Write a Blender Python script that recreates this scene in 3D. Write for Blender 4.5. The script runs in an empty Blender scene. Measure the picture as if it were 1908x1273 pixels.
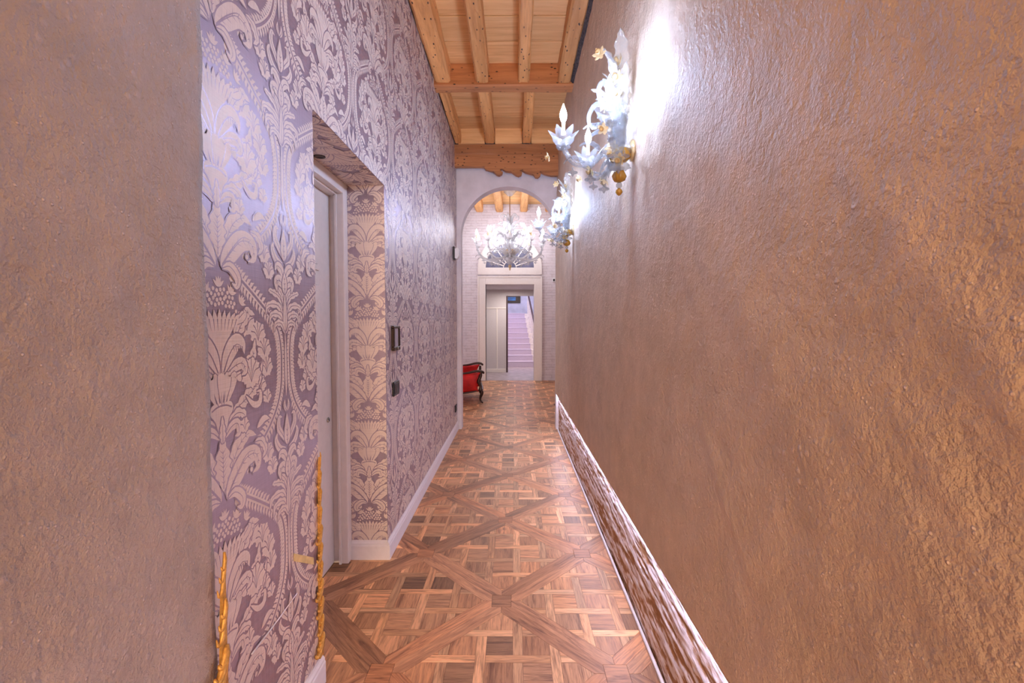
import bpy, bmesh, math, random
import numpy as np
from mathutils import Vector, Matrix, Euler

SC = bpy.context.scene
COL = SC.collection
PI = math.pi
random.seed(7)

# ------------------------------------------------------------------ camera
F = 846.0
cam_d = bpy.data.cameras.new('camera')
cam_d.sensor_width = 36.0
cam_d.lens = 36.0 * F / 1908.0
cam_d.clip_start = 0.05
cam = bpy.data.objects.new('camera', cam_d)
COL.objects.link(cam)
cam.location = (0, 0, 1.33)
cam.rotation_euler = (PI / 2 - math.atan(33.0 / F), 0, math.atan(4.0 / F))
SC.camera = cam

# ------------------------------------------------------------------ world, view
W_ = bpy.data.worlds.new('world')
SC.world = W_
W_.use_nodes = True
bg = W_.node_tree.nodes['Background']
bg.inputs[0].default_value = (1.0, 0.71, 0.46, 1)
bg.inputs[1].default_value = 7.0  # warm fill added, entering by the open corridor end behind the camera
SC.view_settings.view_transform = 'Standard'
SC.view_settings.look = 'None'
SC.view_settings.exposure = 0.48
SC.view_settings.gamma = 1.0
SC.view_settings.use_curve_mapping = False
SC.cycles.adaptive_threshold = 0.04
SC.cycles.max_bounces = 6
SC.cycles.diffuse_bounces = 4
SC.cycles.glossy_bounces = 3
SC.cycles.transmission_bounces = 4
SC.cycles.transparent_max_bounces = 10
SC.cycles.sample_clamp_indirect = 6.0

BULB_E = 500.0       # sconce bulbs
CHAND_E = 95.0      # chandelier bulbs
LED_E = 38.0

def area_light(name, loc, rot, size, size_y, power, color):
    d = bpy.data.lights.new(name, 'AREA')
    d.shape = 'RECTANGLE'; d.size = size; d.size_y = size_y
    d.energy = power; d.color = color
    o = bpy.data.objects.new(name, d); COL.objects.link(o)
    o.location = loc; o.rotation_euler = rot
    return o
# added overhead area light for the stairwell's cool daylight, its source unseen
area_light('stairwell_daylight', (0.2, 15.4, 4.55), (0, 0, 0), 1.3, 2.4, 62, (0.72, 0.80, 1.0))
# added fill light brightening the room behind the arch, no window there
area_light('room_fill_light', (-2.45, 8.2, 1.9), (0, -PI / 2, 0), 1.6, 1.4, 32, (0.94, 0.88, 1.0))
# added fill light brightening the passage behind the far doorway, no lamp seen
area_light('passage_fill_light', (-0.1, 11.6, 2.2), (0, 0, 0), 0.35, 0.35, 15, (1.0, 0.9, 0.85))

# ------------------------------------------------------------------ helpers
def setp(o, label=None, cat=None, group=None, kind=None):
    if label: o['label'] = label
    if cat: o['category'] = cat
    if group: o['group'] = group
    if kind: o['kind'] = kind
    return o

def link(name, me, mat=None, parent=None, smooth=False):
    o = bpy.data.objects.new(name, me)
    COL.objects.link(o)
    if mat is not None and len(me.materials) == 0:
        for m in (mat if isinstance(mat, (list, tuple)) else [mat]):
            me.materials.append(m)
    if parent: o.parent = parent
    if smooth:
        me.polygons.foreach_set('use_smooth', [True] * len(me.polygons))
    return o

def empty(name, loc=(0, 0, 0), rz=0.0):
    o = bpy.data.objects.new(name, None)
    COL.objects.link(o)
    o.location = loc; o.rotation_euler = (0, 0, rz)
    o.empty_display_size = 0.1
    return o

def mesh(name, v, f):
    me = bpy.data.meshes.new(name)
    me.from_pydata([tuple(p) for p in v], [], f)
    me.update()
    return me

def box_vf(x0, x1, y0, y1, z0, z1):
    v = [(x0, y0, z0), (x1, y0, z0), (x1, y1, z0), (x0, y1, z0), (x0, y0, z1), (x1, y0, z1), (x1, y1, z1), (x0, y1, z1)]
    f = [(0, 3, 2, 1), (4, 5, 6, 7), (0, 1, 5, 4), (1, 2, 6, 5), (2, 3, 7, 6), (3, 0, 4, 7)]
    return v, f

def boxes_mesh(name, lst):
    V, Fc = [], []
    for b in lst:
        v, f = box_vf(*b)
        n = len(V); V += v; Fc += [tuple(i + n for i in q) for q in f]
    return mesh(name, V, Fc)

def box(name, b, mat, parent=None, bevel=0.0, seg=1):
    me = boxes_mesh(name, [b])
    if bevel > 0:
        bm = bmesh.new(); bm.from_mesh(me)
        bmesh.ops.bevel(bm, geom=bm.edges[:], offset=bevel, segments=seg, affect='EDGES', profile=0.6)
        bm.to_mesh(me); bm.free()
    return link(name, me, mat, parent)

def prism(name, poly, a0, a1, axis, mat, parent=None):
    """poly in 2D extruded along axis from a0 to a1. axis 'y': poly=(x,z); 'x': poly=(y,z); 'z': poly=(x,y)"""
    n = len(poly)
    def P(p, a):
        return {'y': (p[0], a, p[1]), 'x': (a, p[0], p[1]), 'z': (p[0], p[1], a)}[axis]
    V = [P(p, a0) for p in poly] + [P(p, a1) for p in poly]
    Fc = [tuple(range(n)), tuple(range(2 * n - 1, n - 1, -1))]
    for i in range(n):
        j = (i + 1) % n
        Fc.append((i, i + n, j + n, j))
    me = mesh(name, V, Fc)
    bm = bmesh.new(); bm.from_mesh(me); bmesh.ops.recalc_face_normals(bm, faces=bm.faces); bm.to_mesh(me); bm.free()
    return link(name, me, mat, parent)

def catmull(P, n):
    P = np.array(P, float)
    Q = np.vstack([2 * P[0] - P[1], P, 2 * P[-1] - P[-2]])
    out = []
    m = len(P) - 1
    for t in np.linspace(0, m, n):
        i = min(int(t), m - 1); u = t - i
        a, b, c, d = Q[i], Q[i + 1], Q[i + 2], Q[i + 3]
        out.append(0.5 * (2 * b + (c - a) * u + (2 * a - 5 * b + 4 * c - d) * u * u + (3 * b - a - 3 * c + d) * u ** 3))
    return np.array(out)

def tube_mesh(name, path, rad, segs=8, n=None, ribs=0, rib_amp=0.0, cap=True):
    P = catmull(path, n) if n else np.array(path, float)
    k = len(P)
    if callable(rad): R = np.array([rad(i / (k - 1)) for i in range(k)])
    elif np.isscalar(rad): R = np.full(k, rad)
    else: R = np.interp(np.linspace(0, 1, k), np.linspace(0, 1, len(rad)), rad)
    if ribs: R = R * (1 + rib_amp * np.abs(np.sin(np.linspace(0, PI * ribs, k))))
    T = np.gradient(P, axis=0); T /= np.linalg.norm(T, axis=1)[:, None] + 1e-12
    up = np.array([0, 0, 1.0])
    if abs(T[0] @ up) > 0.9: up = np.array([1.0, 0, 0])
    N = up - (up @ T[0]) * T[0]; N /= np.linalg.norm(N)
    V = []
    for i in range(k):
        N = N - (N @ T[i]) * T[i]; N /= np.linalg.norm(N) + 1e-12
        B = np.cross(T[i], N)
        for s in range(segs):
            a = 2 * PI * s / segs
            V.append(P[i] + R[i] * (math.cos(a) * N + math.sin(a) * B))
    Fc = []
    for i in range(k - 1):
        for s in range(segs):
            t = (s + 1) % segs
            Fc.append((i * segs + s, i * segs + t, (i + 1) * segs + t, (i + 1) * segs + s))
    if cap:
        Fc.append(tuple(range(segs - 1, -1, -1)))
        Fc.append(tuple(range((k - 1) * segs, k * segs)))
    me = mesh(name, V, Fc)
    me.polygons.foreach_set('use_smooth', [True] * len(me.polygons))
    return me

def lathe_mesh(name, prof, segs=16, lobes=0, amp=0.0, smooth=True):
    V, Fc = [], []
    k = len(prof)
    for i, (r, z) in enumerate(prof):
        for s in range(segs):
            a = 2 * PI * s / segs
            rr = r * (1 + amp * math.cos(lobes * a)) if lobes else r
            V.append((rr * math.cos(a), rr * math.sin(a), z))
    for i in range(k - 1):
        for s in range(segs):
            t = (s + 1) % segs
            Fc.append((i * segs + s, i * segs + t, (i + 1) * segs + t, (i + 1) * segs + s))
    if prof[0][0] > 1e-5: Fc.append(tuple(range(segs - 1, -1, -1)))
    if prof[-1][0] > 1e-5: Fc.append(tuple(range((k - 1) * segs, k * segs)))
    me = mesh(name, V, Fc)
    bm = bmesh.new(); bm.from_mesh(me)
    bmesh.ops.remove_doubles(bm, verts=bm.verts, dist=1e-6)
    bmesh.ops.recalc_face_normals(bm, faces=bm.faces)
    bm.to_mesh(me); bm.free()
    if smooth: me.polygons.foreach_set('use_smooth', [True] * len(me.polygons))
    return me

# numpy value noise
_rs = np.random.RandomState(3)
_G = _rs.rand(8, 256, 256)
def vnoise(x, y, s=0):
    G = _G[s % 8]
    x = np.asarray(x, float) + 37.3 * s; y = np.asarray(y, float) + 11.7 * s
    xi = np.floor(x).astype(int); yi = np.floor(y).astype(int)
    fx = x - xi; fy = y - yi
    fx = fx * fx * (3 - 2 * fx); fy = fy * fy * (3 - 2 * fy)
    a = G[xi % 256, yi % 256]; b = G[(xi + 1) % 256, yi % 256]
    c = G[xi % 256, (yi + 1) % 256]; d = G[(xi + 1) % 256, (yi + 1) % 256]
    return (a * (1 - fx) + b * fx) * (1 - fy) + (c * (1 - fx) + d * fx) * fy
def fbm(x, y, o=4, s=0):
    r = 0; a = 0.5; t = 0
    for i in range(o):
        r = r + a * vnoise(x * 2 ** i, y * 2 ** i, s + i); t += a; a *= 0.5
    return r / t

# ------------------------------------------------------------------ materials
class NT:
    def __init__(self, name):
        self.m = bpy.data.materials.new(name); self.m.use_nodes = True
        self.t = self.m.node_tree; self.b = self.t.nodes['Principled BSDF']
        self.out = self.t.nodes['Material Output']
    def n(self, typ, **kw):
        nd = self.t.nodes.new(typ)
        for k, v in kw.items(): setattr(nd, k, v)
        return nd
    def l(self, a, b): self.t.links.new(a, b)
    def coords(self, kind='Object', scale=(1, 1, 1), rot=(0, 0, 0)):
        tc = self.n('ShaderNodeTexCoord'); mp = self.n('ShaderNodeMapping')
        mp.inputs['Scale'].default_value = scale; mp.inputs['Rotation'].default_value = rot
        self.l(tc.outputs[kind], mp.inputs['Vector']); return mp.outputs['Vector']
    def noise(self, vec, scale, detail=4, rough=0.55, dist=0.0):
        nd = self.n('ShaderNodeTexNoise')
        nd.inputs['Scale'].default_value = scale; nd.inputs['Detail'].default_value = detail
        nd.inputs['Roughness'].default_value = rough; nd.inputs['Distortion'].default_value = dist
        if vec is not None: self.l(vec, nd.inputs['Vector'])
        return nd.outputs['Fac']
    def ramp(self, fac, stops):
        nd = self.n('ShaderNodeValToRGB'); e = nd.color_ramp.elements
        while len(e) < len(stops): e.new(0.5)
        for i, (p, c) in enumerate(stops):
            e[i].position = p; e[i].color = (*c, 1) if len(c) == 3 else c
        self.l(fac, nd.inputs['Fac']); return nd.outputs['Color']
    def mix(self, fac, a, b, mode='MIX'):
        nd = self.n('ShaderNodeMix', data_type='RGBA', blend_type=mode)
        for s, v in ((0, fac), (6, a), (7, b)):
            if isinstance(v, (int, float)): nd.inputs[s].default_value = v
            elif isinstance(v, tuple): nd.inputs[s].default_value = (*v, 1)
            else: self.l(v, nd.inputs[s])
        return nd.outputs[2]
    def bump(self, h, strength=0.3, dist=0.01, prev=None):
        nd = self.n('ShaderNodeBump'); nd.inputs['Strength'].default_value = strength
        nd.inputs['Distance'].default_value = dist; self.l(h, nd.inputs['Height'])
        if prev is not None: self.l(prev, nd.inputs['Normal'])
        return nd.outputs['Normal']
    def hsum(self, *hw):
        out = None
        for h, w in hw:
            m = self.n('ShaderNodeMath', operation='MULTIPLY_ADD'); m.inputs[1].default_value = w
            self.l(h, m.inputs[0])
            if out is None: m.inputs[2].default_value = 0
            else: self.l(out, m.inputs[2])
            out = m.outputs[0]
        return out
    def set(self, **kw):
        for k, v in kw.items():
            k = k.replace('_', ' ')
            i = self.b.inputs[k]
            if isinstance(v, (int, float)): i.default_value = v
            elif isinstance(v, tuple): i.default_value = (*v, 1) if len(v) == 3 else v
            else: self.l(v, i)
        return self

def simple(name, color, rough=0.5, metal=0.0, var=0.08, scale=30, bump=0.0):
    t = NT(name)
    v = t.coords('Object')
    nz = t.noise(v, scale, 3)
    c = t.ramp(nz, [(0.3, tuple(x * (1 - var) for x in color)), (0.7, tuple(min(1, x * (1 + var)) for x in color))])
    t.set(Base_Color=c, Roughness=rough, Metallic=metal)
    if bump: t.set(Normal=t.bump(nz, bump, 0.002))
    return t.m

def plaster_mat(name, ca, cb, cc, rough=0.62):
    t = NT(name); v = t.coords('Object')
    big = t.noise(v, 1.1, 3, 0.6); mid = t.noise(v, 7, 4, 0.65); fine = t.noise(v, 120, 2, 0.75)
    c = t.ramp(big, [(0.30, ca), (0.52, cb), (0.72, cc)])
    c2 = t.mix(0.35, c, t.ramp(mid, [(0.35, tuple(x * 0.72 for x in cb)), (0.7, tuple(min(1, x * 1.25) for x in cb))]))
    vo = t.n('ShaderNodeTexVoronoi'); vo.inputs['Scale'].default_value = 42; t.l(v, vo.inputs['Vector'])
    grit = t.ramp(vo.outputs['Distance'], [(0.0, (1, 1, 1)), (0.16, (1, 1, 1)), (0.3, (0, 0, 0))])
    mask = t.ramp(t.noise(v, 3.2, 3), [(0.5, (0, 0, 0)), (0.68, (1, 1, 1))])
    gm = t.mix(1.0, grit, mask, 'MULTIPLY')
    c3 = t.mix(gm, c2, tuple(min(1, x * 1.08) for x in cc))
    lump = t.noise(v, 38, 2, 0.6)
    vs = t.n('ShaderNodeTexVoronoi'); vs.inputs['Scale'].default_value = 75; t.l(v, vs.inputs['Vector'])
    sm = t.mix(1.0, t.ramp(vs.outputs['Distance'], [(0.0, (1, 1, 1)), (0.12, (1, 1, 1)), (0.24, (0, 0, 0))]), t.ramp(t.noise(v, 14, 2), [(0.48, (0, 0, 0)), (0.62, (1, 1, 1))]), 'MULTIPLY')
    c3 = t.mix(sm, c3, tuple(min(1, x * 1.28) for x in cc))
    n3 = t.bump(t.hsum((mid, 0.75), (fine, 0.42), (lump, 0.75), (sm, 0.22), (gm, 0.2)), 1.0, 0.010)
    t.set(Base_Color=c3, Roughness=rough, Normal=n3)
    return t.m

M = {}
M['plaster_r'] = plaster_mat('rose_beige_plaster', (0.55, 0.40, 0.265), (0.61, 0.46, 0.335), (0.66, 0.52, 0.42))
M['plaster_l'] = plaster_mat('grey_rose_plaster', (0.42, 0.34, 0.285), (0.46, 0.385, 0.34), (0.52, 0.44, 0.41))
M['plaster_w'] = simple('white_lime_plaster', (0.72, 0.67, 0.70), 0.7, var=0.10, scale=5, bump=0.3)
M['ground'] = None
def wallpaper(name, col, rough, metal, weave):
    t = NT(name); v = t.coords('Object')
    w1 = t.noise(t.coords('Object', (1, 1, 0.02)), 420, 2)
    w2 = t.noise(t.coords('Object', (0.02, 0.02, 1)), 420, 2)
    big = t.noise(v, 3, 3)
    c = t.mix(0.22, col, t.ramp(t.mix(0.5, w1, w2), [(0.35, tuple(x * .6 for x in col)), (0.65, tuple(min(1, x * 1.4) for x in col))]))
    n = t.bump(t.hsum((w1, weave * 1.5), (w2, weave * 1.5), (big, 1.0)), 1.0, 0.001)
    t.set(Base_Color=c, Roughness=rough, Metallic=metal, Normal=n)
    return t.m
M['ground'] = wallpaper('mauve_satin_wallpaper', (0.43, 0.34, 0.40), 0.40, 0.62, 0.14)
M['damask'] = wallpaper('champagne_damask_print', (0.78, 0.65, 0.58), 0.46, 0.15, 0.10)
M['white'] = simple('cream_white_paint', (0.78, 0.72, 0.68), 0.38, var=0.03)
M['whiteb'] = simple('white_skirting_paint', (0.80, 0.76, 0.78), 0.4, var=0.03)

def wood_old(name, ca, cb, cc, axis='y', holes=True, rough=0.6):
    t = NT(name)
    sc = {'y': (1, 0.07, 1), 'x': (0.07, 1, 1), 'z': (1, 1, 0.07)}[axis]
    oi = t.n('ShaderNodeObjectInfo')
    tc = t.n('ShaderNodeTexCoord'); ad = t.n('ShaderNodeVectorMath', operation='ADD')
    cmb = t.n('ShaderNodeCombineXYZ'); mu = t.n('ShaderNodeMath', operation='MULTIPLY'); mu.inputs[1].default_value = 17
    t.l(oi.outputs['Random'], mu.inputs[0])
    for i in range(3): t.l(mu.outputs[0], cmb.inputs[i])
    t.l(tc.outputs['Object'], ad.inputs[0]); t.l(cmb.outputs[0], ad.inputs[1])
    mp = t.n('ShaderNodeMapping'); mp.inputs['Scale'].default_value = sc; t.l(ad.outputs[0], mp.inputs['Vector'])
    g1 = t.noise(mp.outputs[0], 34, 6, 0.65, 0.6)
    g2 = t.noise(mp.outputs[0], 9, 4, 0.6, 1.2)
    c = t.ramp(g1, [(0.28, ca), (0.5, cb), (0.72, cc)])
    c = t.mix(0.45, c, t.ramp(g2, [(0.3, ca), (0.65, cc)]))
    br = t.n('ShaderNodeMath', operation='MULTIPLY_ADD'); br.inputs[1].default_value = 0.35; br.inputs[2].default_value = 0.80
    t.l(oi.outputs['Random'], br.inputs[0])
    cb2 = t.n('ShaderNodeCombineColor')
    for i in range(3): t.l(br.outputs[0], cb2.inputs[i])
    c = t.mix(1.0, c, cb2.outputs[0], 'MULTIPLY')
    n = t.bump(g1, 0.35, 0.006)
    if holes:
        vo = t.n('ShaderNodeTexVoronoi'); vo.inputs['Scale'].default_value = 30
        m2 = t.n('ShaderNodeMapping'); m2.inputs['Scale'].default_value = {'y': (1, .45, 1), 'x': (.45, 1, 1), 'z': (1, 1, .45)}[axis]
        t.l(ad.outputs[0], m2.inputs['Vector']); t.l(m2.outputs[0], vo.inputs['Vector'])
        h = t.ramp(vo.outputs['Distance'], [(0.0, (1, 1, 1)), (0.13, (1, 1, 1)), (0.20, (0, 0, 0))])
        mk = t.ramp(t.noise(ad.outputs[0], 6, 2), [(0.42, (0, 0, 0)), (0.50, (1, 1, 1))])
        hm = t.mix(1.0, h, mk, 'MULTIPLY')
        c = t.mix(hm, c, (0.035, 0.015, 0.008))
    t.set(Base_Color=c, Roughness=rough, Normal=n)
    return t.m
M['joist'] = wood_old('old_larch_joist', (0.42, 0.165, 0.045), (0.74, 0.35, 0.11), (0.86, 0.45, 0.17))
M['beam'] = wood_old('dark_larch_beam', (0.28, 0.10, 0.035), (0.46, 0.185, 0.065), (0.60, 0.26, 0.10), 'x')
M['board'] = wood_old('pale_larch_board', (0.60, 0.29, 0.10), (0.84, 0.49, 0.20), (0.92, 0.59, 0.27), 'x', holes=False)
M['crumb'] = simple('dark_crumbling_mortar', (0.06, 0.045, 0.045), 0.9, var=0.8, scale=60, bump=0.8)

# parquet: per-piece colour and grain from mesh data
def parquet():
    t = NT('oiled_walnut_parquet')
    uv = t.n('ShaderNodeUVMap'); uv.uv_map = 'grain'
    mp = t.n('ShaderNodeMapping'); mp.inputs['Scale'].default_value = (1.3, 16, 1); t.l(uv.outputs[0], mp.inputs['Vector'])
    g = t.noise(mp.outputs[0], 5.5, 7, 0.62, 1.4)
    mp2 = t.n('ShaderNodeMapping'); mp2.inputs['Scale'].default_value = (1, 9, 1); t.l(uv.outputs[0], mp2.inputs['Vector'])
    g2 = t.noise(mp2.outputs[0], 2.2, 4, 0.6, 2.2)
    at = t.n('ShaderNodeAttribute'); at.attribute_name = 'tint'
    c = t.mix(1.0, at.outputs['Color'], t.ramp(g, [(0.25, (0.50, 0.40, 0.34)), (0.5, (1.0, 0.98, 0.95)), (0.75, (1.25, 1.25, 1.2))]), 'MULTIPLY')
    c = t.mix(1.0, c, t.ramp(g2, [(0.28, (0.40, 0.32, 0.29)), (0.48, (1, 1, 1)), (0.75, (1.28, 1.32, 1.36))]), 'MULTIPLY')
    n = t.bump(g, 0.06, 0.002)
    t.set(Base_Color=c, Roughness=0.42, Normal=n)
    return t.m
M['parquet'] = parquet()
M['joint'] = simple('dark_parquet_joint', (0.05, 0.022, 0.012), 0.8)

def brick_white():
    t = NT('whitewashed_brick'); v = t.coords('Object', (1, 1, 1), (PI / 2, 0, 0))
    b = t.n('ShaderNodeTexBrick'); t.l(v, b.inputs['Vector'])
    b.inputs['Scale'].default_value = 1.0; b.inputs['Brick Width'].default_value = 0.25; b.inputs['Row Height'].default_value = 0.062
    b.inputs['Mortar Size'].default_value = 0.010; b.inputs['Mortar Smooth'].default_value = 0.8
    b.inputs['Color1'].default_value = (0.70, 0.64, 0.67, 1); b.inputs['Color2'].default_value = (0.63, 0.57, 0.60, 1); b.inputs['Mortar'].default_value = (0.55, 0.48, 0.50, 1)
    nz = t.noise(t.coords('Object'), 9, 5, 0.65)
    c = t.mix(t.ramp(nz, [(0.42, (0, 0, 0)), (0.65, (1, 1, 1))]), b.outputs['Color'], (0.72, 0.66, 0.69))
    n = t.bump(b.outputs['Fac'], 0.35, -0.012); n = t.bump(nz, 0.4, 0.01, n)
    t.set(Base_Color=c, Roughness=0.75, Normal=n)
    return t.m
M['brick'] = brick_white()

def combed():
    t = NT('weathered_limed_wall_base'); v = t.coords('Object', (1, 0.22, 1))
    g = t.noise(v, 60, 7, 0.75, 0.5); g2 = t.noise(t.coords('Object', (1, 0.3, 1)), 9, 5, 0.6)
    at = t.n('ShaderNodeAttribute'); at.attribute_name = 'pit_glow'
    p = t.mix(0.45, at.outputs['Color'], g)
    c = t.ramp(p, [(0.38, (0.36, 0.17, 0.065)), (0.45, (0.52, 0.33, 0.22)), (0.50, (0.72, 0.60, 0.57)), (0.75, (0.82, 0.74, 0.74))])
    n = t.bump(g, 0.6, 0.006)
    t.set(Base_Color=c, Roughness=0.7, Normal=n)
    return t.m
M['combed'] = combed()
M['gold'] = simple('gilded_carving', (0.62, 0.34, 0.08), 0.45, 0.5, 0.25, 90, 0.3)
M['black'] = simple('black_plastic', (0.012, 0.012, 0.016), 0.35, var=0.2)
M['bronze'] = simple('dark_bronze_frame', (0.045, 0.028, 0.022), 0.35, 0.6, 0.2)
M['grey'] = simple('pale_grey_glass', (0.42, 0.38, 0.42), 0.2)
M['plastic_w'] = simple('white_plastic', (0.75, 0.74, 0.74), 0.35, var=0.03)
M['tape'] = simple('yellow_masking_tape', (0.78, 0.58, 0.25), 0.6, var=0.12)
M['cord'] = simple('white_cord', (0.85, 0.84, 0.88), 0.4)
M['red'] = simple('red_velvet', (0.62, 0.012, 0.010), 0.62, var=0.35, scale=7, bump=0.1)
M['darkwood'] = simple('ebonised_carved_wood', (0.035, 0.014, 0.010), 0.28, var=0.5, scale=40, bump=0.2)
M['nickel'] = simple('nickel', (0.5, 0.47, 0.42), 0.25, 1.0)
M['tile'] = simple('lilac_stone_tile', (0.42, 0.34, 0.36), 0.45, var=0.25, scale=6)
M['hall'] = simple('grey_painted_panel', (0.60, 0.55, 0.56), 0.5, var=0.03)
M['carpet'] = simple('lilac_stair_carpet', (0.50, 0.44, 0.60), 0.9, var=0.2, scale=200, bump=0.3)
M['stone'] = simple('white_stair_stone', (0.75, 0.70, 0.72), 0.4, var=0.12, scale=14)
M['maroon'] = simple('dark_red_jamb', (0.05, 0.015, 0.02), 0.5)
M['bluepane'] = simple('blue_dusk_pane', (0.03, 0.16, 0.42), 0.15, var=0.6, scale=5)
M['fanpane'] = simple('grey_blue_fanlight_pane', (0.16, 0.16, 0.24), 0.12, var=0.3, scale=4)
M['slateblue'] = simple('lilac_stairwell_plaster', (0.55, 0.55, 0.70), 0.8, var=0.18, scale=3)
M['cable'] = simple('dark_red_cable', (0.10, 0.02, 0.015), 0.5)

def glass(name, col, fac, rough=0.06, tl_w=0.35):
    t = NT(name)
    t.set(Base_Color=col, Roughness=rough, IOR=1.5)
    t.b.inputs['Specular IOR Level'].default_value = 1.0
    t.b.inputs['Coat Weight'].default_value = 1.0
    t.b.inputs['Coat Roughness'].default_value = 0.03
    nz = t.noise(t.coords('Object'), 70, 2)
    t.set(Normal=t.bump(nz, 0.35, 0.004))
    tr = t.n('ShaderNodeBsdfTransparent'); tr.inputs[0].default_value = (*[min(1, 0.55 + 0.5 * x) for x in col], 1)
    tl = t.n('ShaderNodeBsdfTranslucent'); tl.inputs[0].default_value = (*col, 1)
    m1 = t.n('ShaderNodeMixShader'); m1.inputs[0].default_value = tl_w
    t.l(t.b.outputs[0], m1.inputs[1]); t.l(tl.outputs[0], m1.inputs[2])
    m2 = t.n('ShaderNodeMixShader'); m2.inputs[0].default_value = fac
    t.l(tr.outputs[0], m2.inputs[1]); t.l(m1.outputs[0], m2.inputs[2])
    t.l(m2.outputs[0], t.out.inputs['Surface'])
    return t.m
M['glass'] = glass('clear_blown_glass', (0.50, 0.51, 0.53), 0.30)
M['pglass'] = glass('clear_plume_glass', (0.70, 0.67, 0.62), 0.30)
M['cglass'] = glass('bright_crystal_glass', (0.70, 0.70, 0.72), 0.46)
M['cream'] = glass('cream_gold_glass', (0.80, 0.62, 0.34), 0.8, 0.15)
M['amber'] = glass('amber_gold_glass', (0.60, 0.33, 0.03), 0.92, 0.12)
def emit(name, col, e):
    t = NT(name); em = t.n('ShaderNodeEmission'); em.inputs[0].default_value = (*col, 1); em.inputs[1].default_value = e
    t.l(em.outputs[0], t.out.inputs['Surface']); return t.m
M['bulb'] = emit('sconce_bulb_glow', (0.49, 0.64, 1.0), BULB_E)
M['cbulb'] = emit('chandelier_bulb_glow', (0.85, 0.88, 1.0), CHAND_E)
M['led'] = emit('led_strip_glow', (0.66, 0.70, 1.0), LED_E)

# ------------------------------------------------------------------ key dimensions
XL, XR, XRB = -0.715, 0.525, 0.56        # left wall, right plaster face, right recessed base
Y0 = -3.0
YE = 5.67
NY0, NY1, NZ = 1.635, 2.52, 2.09         # niche
ZJ, ZB = 3.47, 3.64                       # joist underside, board underside
YF = 10.6                                 # far wall

# ------------------------------------------------------------------ relief sheet helper
def relief(name, P, na, nb, hfun, back, mat, parent=None, attr=None):
    """P(a,b,h)->xyz arrays for a,b in 0..1; back(a,b)-> xyz of rear rim"""
    a, b = np.meshgrid(np.linspace(0, 1, na), np.linspace(0, 1, nb), indexing='ij')
    h = hfun(a, b)
    X, Y, Z = P(a, b, h)
    V = np.stack([X, Y, Z], -1).reshape(-1, 3)
    idx = np.arange(na * nb).reshape(na, nb)
    q = np.stack([idx[:-1, :-1], idx[1:, :-1], idx[1:, 1:], idx[:-1, 1:]], -1).reshape(-1, 4)
    loop = np.concatenate([idx[:-1, 0], idx[-1, :-1], idx[:0:-1, -1], idx[0, :0:-1]])
    fa = a.reshape(-1)[loop]; fb = b.reshape(-1)[loop]
    BX, BY, BZ = back(fa, fb)
    V2 = np.stack([BX, BY, BZ], -1)
    n0 = len(V); m = len(loop)
    nxt = np.roll(np.arange(m), -1)
    q2 = np.stack([loop, n0 + np.arange(m), n0 + nxt, loop[nxt]], -1)
    allv = np.vstack([V, V2]); allq = np.vstack([q, q2])
    me = bpy.data.meshes.new(name)
    me.vertices.add(len(allv)); me.vertices.foreach_set('co', allv.astype(np.float32).ravel())
    me.loops.add(len(allq) * 4); me.loops.foreach_set('vertex_index', allq.astype(np.int32).ravel())
    me.polygons.add(len(allq)); me.polygons.foreach_set('loop_start', np.arange(0, len(allq) * 4, 4, dtype=np.int32))
    sm = np.zeros(len(allq), bool); sm[:len(q)] = True
    me.polygons.foreach_set('use_smooth', sm)
    me.update(calc_edges=True); me.validate()
    if attr:
        at = me.color_attributes.new(attr[0], 'FLOAT_COLOR', 'POINT')
        w = np.zeros((len(allv), 4), np.float32); w[:, 3] = 1
        w[:n0, :3] = attr[1](a, b).reshape(-1)[:, None]; w[n0:, :3] = 0.6
        at.data.foreach_set('color', w.ravel())
    return link(name, me, mat, parent)

def stucco(yy, zz, s=0):
    n = 0.011 * (fbm(yy * 1.3, zz * 1.0, 4, s) - 0.5)
    # trowel ridges leaning one way
    d = yy * 0.75 - zz * 0.66; e = yy * 0.66 + zz * 0.75
    r = fbm(d * 6.0, e * 1.2, 3, s + 2)
    n += 0.010 * np.clip(r - 0.56, 0, 1) * 3 * (vnoise(yy * 1.1, zz * 1.1, s + 4) > 0.42)
    n += 0.0060 * (fbm(yy * 14, zz * 14, 3, s + 1) - 0.5)
    return n

# ------------------------------------------------------------------ SETTING: right wall
RY0, RZ0, RZ1 = 0.0, 0.45, 3.75
def Pr(a, b, h):
    y = Y0 + (5.78 - Y0) * a; z = RZ0 + (RZ1 - RZ0) * b
    return XR - h, y, z
wr = relief('wall_right', Pr, 800, 300, lambda a, b: stucco(Y0 + (5.78 - Y0) * a, RZ0 + (RZ1 - RZ0) * b, 0) * np.minimum(1, b * 25),
            lambda a, b: (np.full_like(a, XRB + 0.01), Y0 + (5.78 - Y0) * a, RZ0 + (RZ1 - RZ0) * b), M['plaster_r'])
setp(wr, 'rough rose-beige plaster wall along the right of the corridor', kind='structure')
box('wall_core', (XRB + 0.03, 0.95, Y0, 5.78, -0.02, 3.75), M['plaster_w'], wr)

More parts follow.
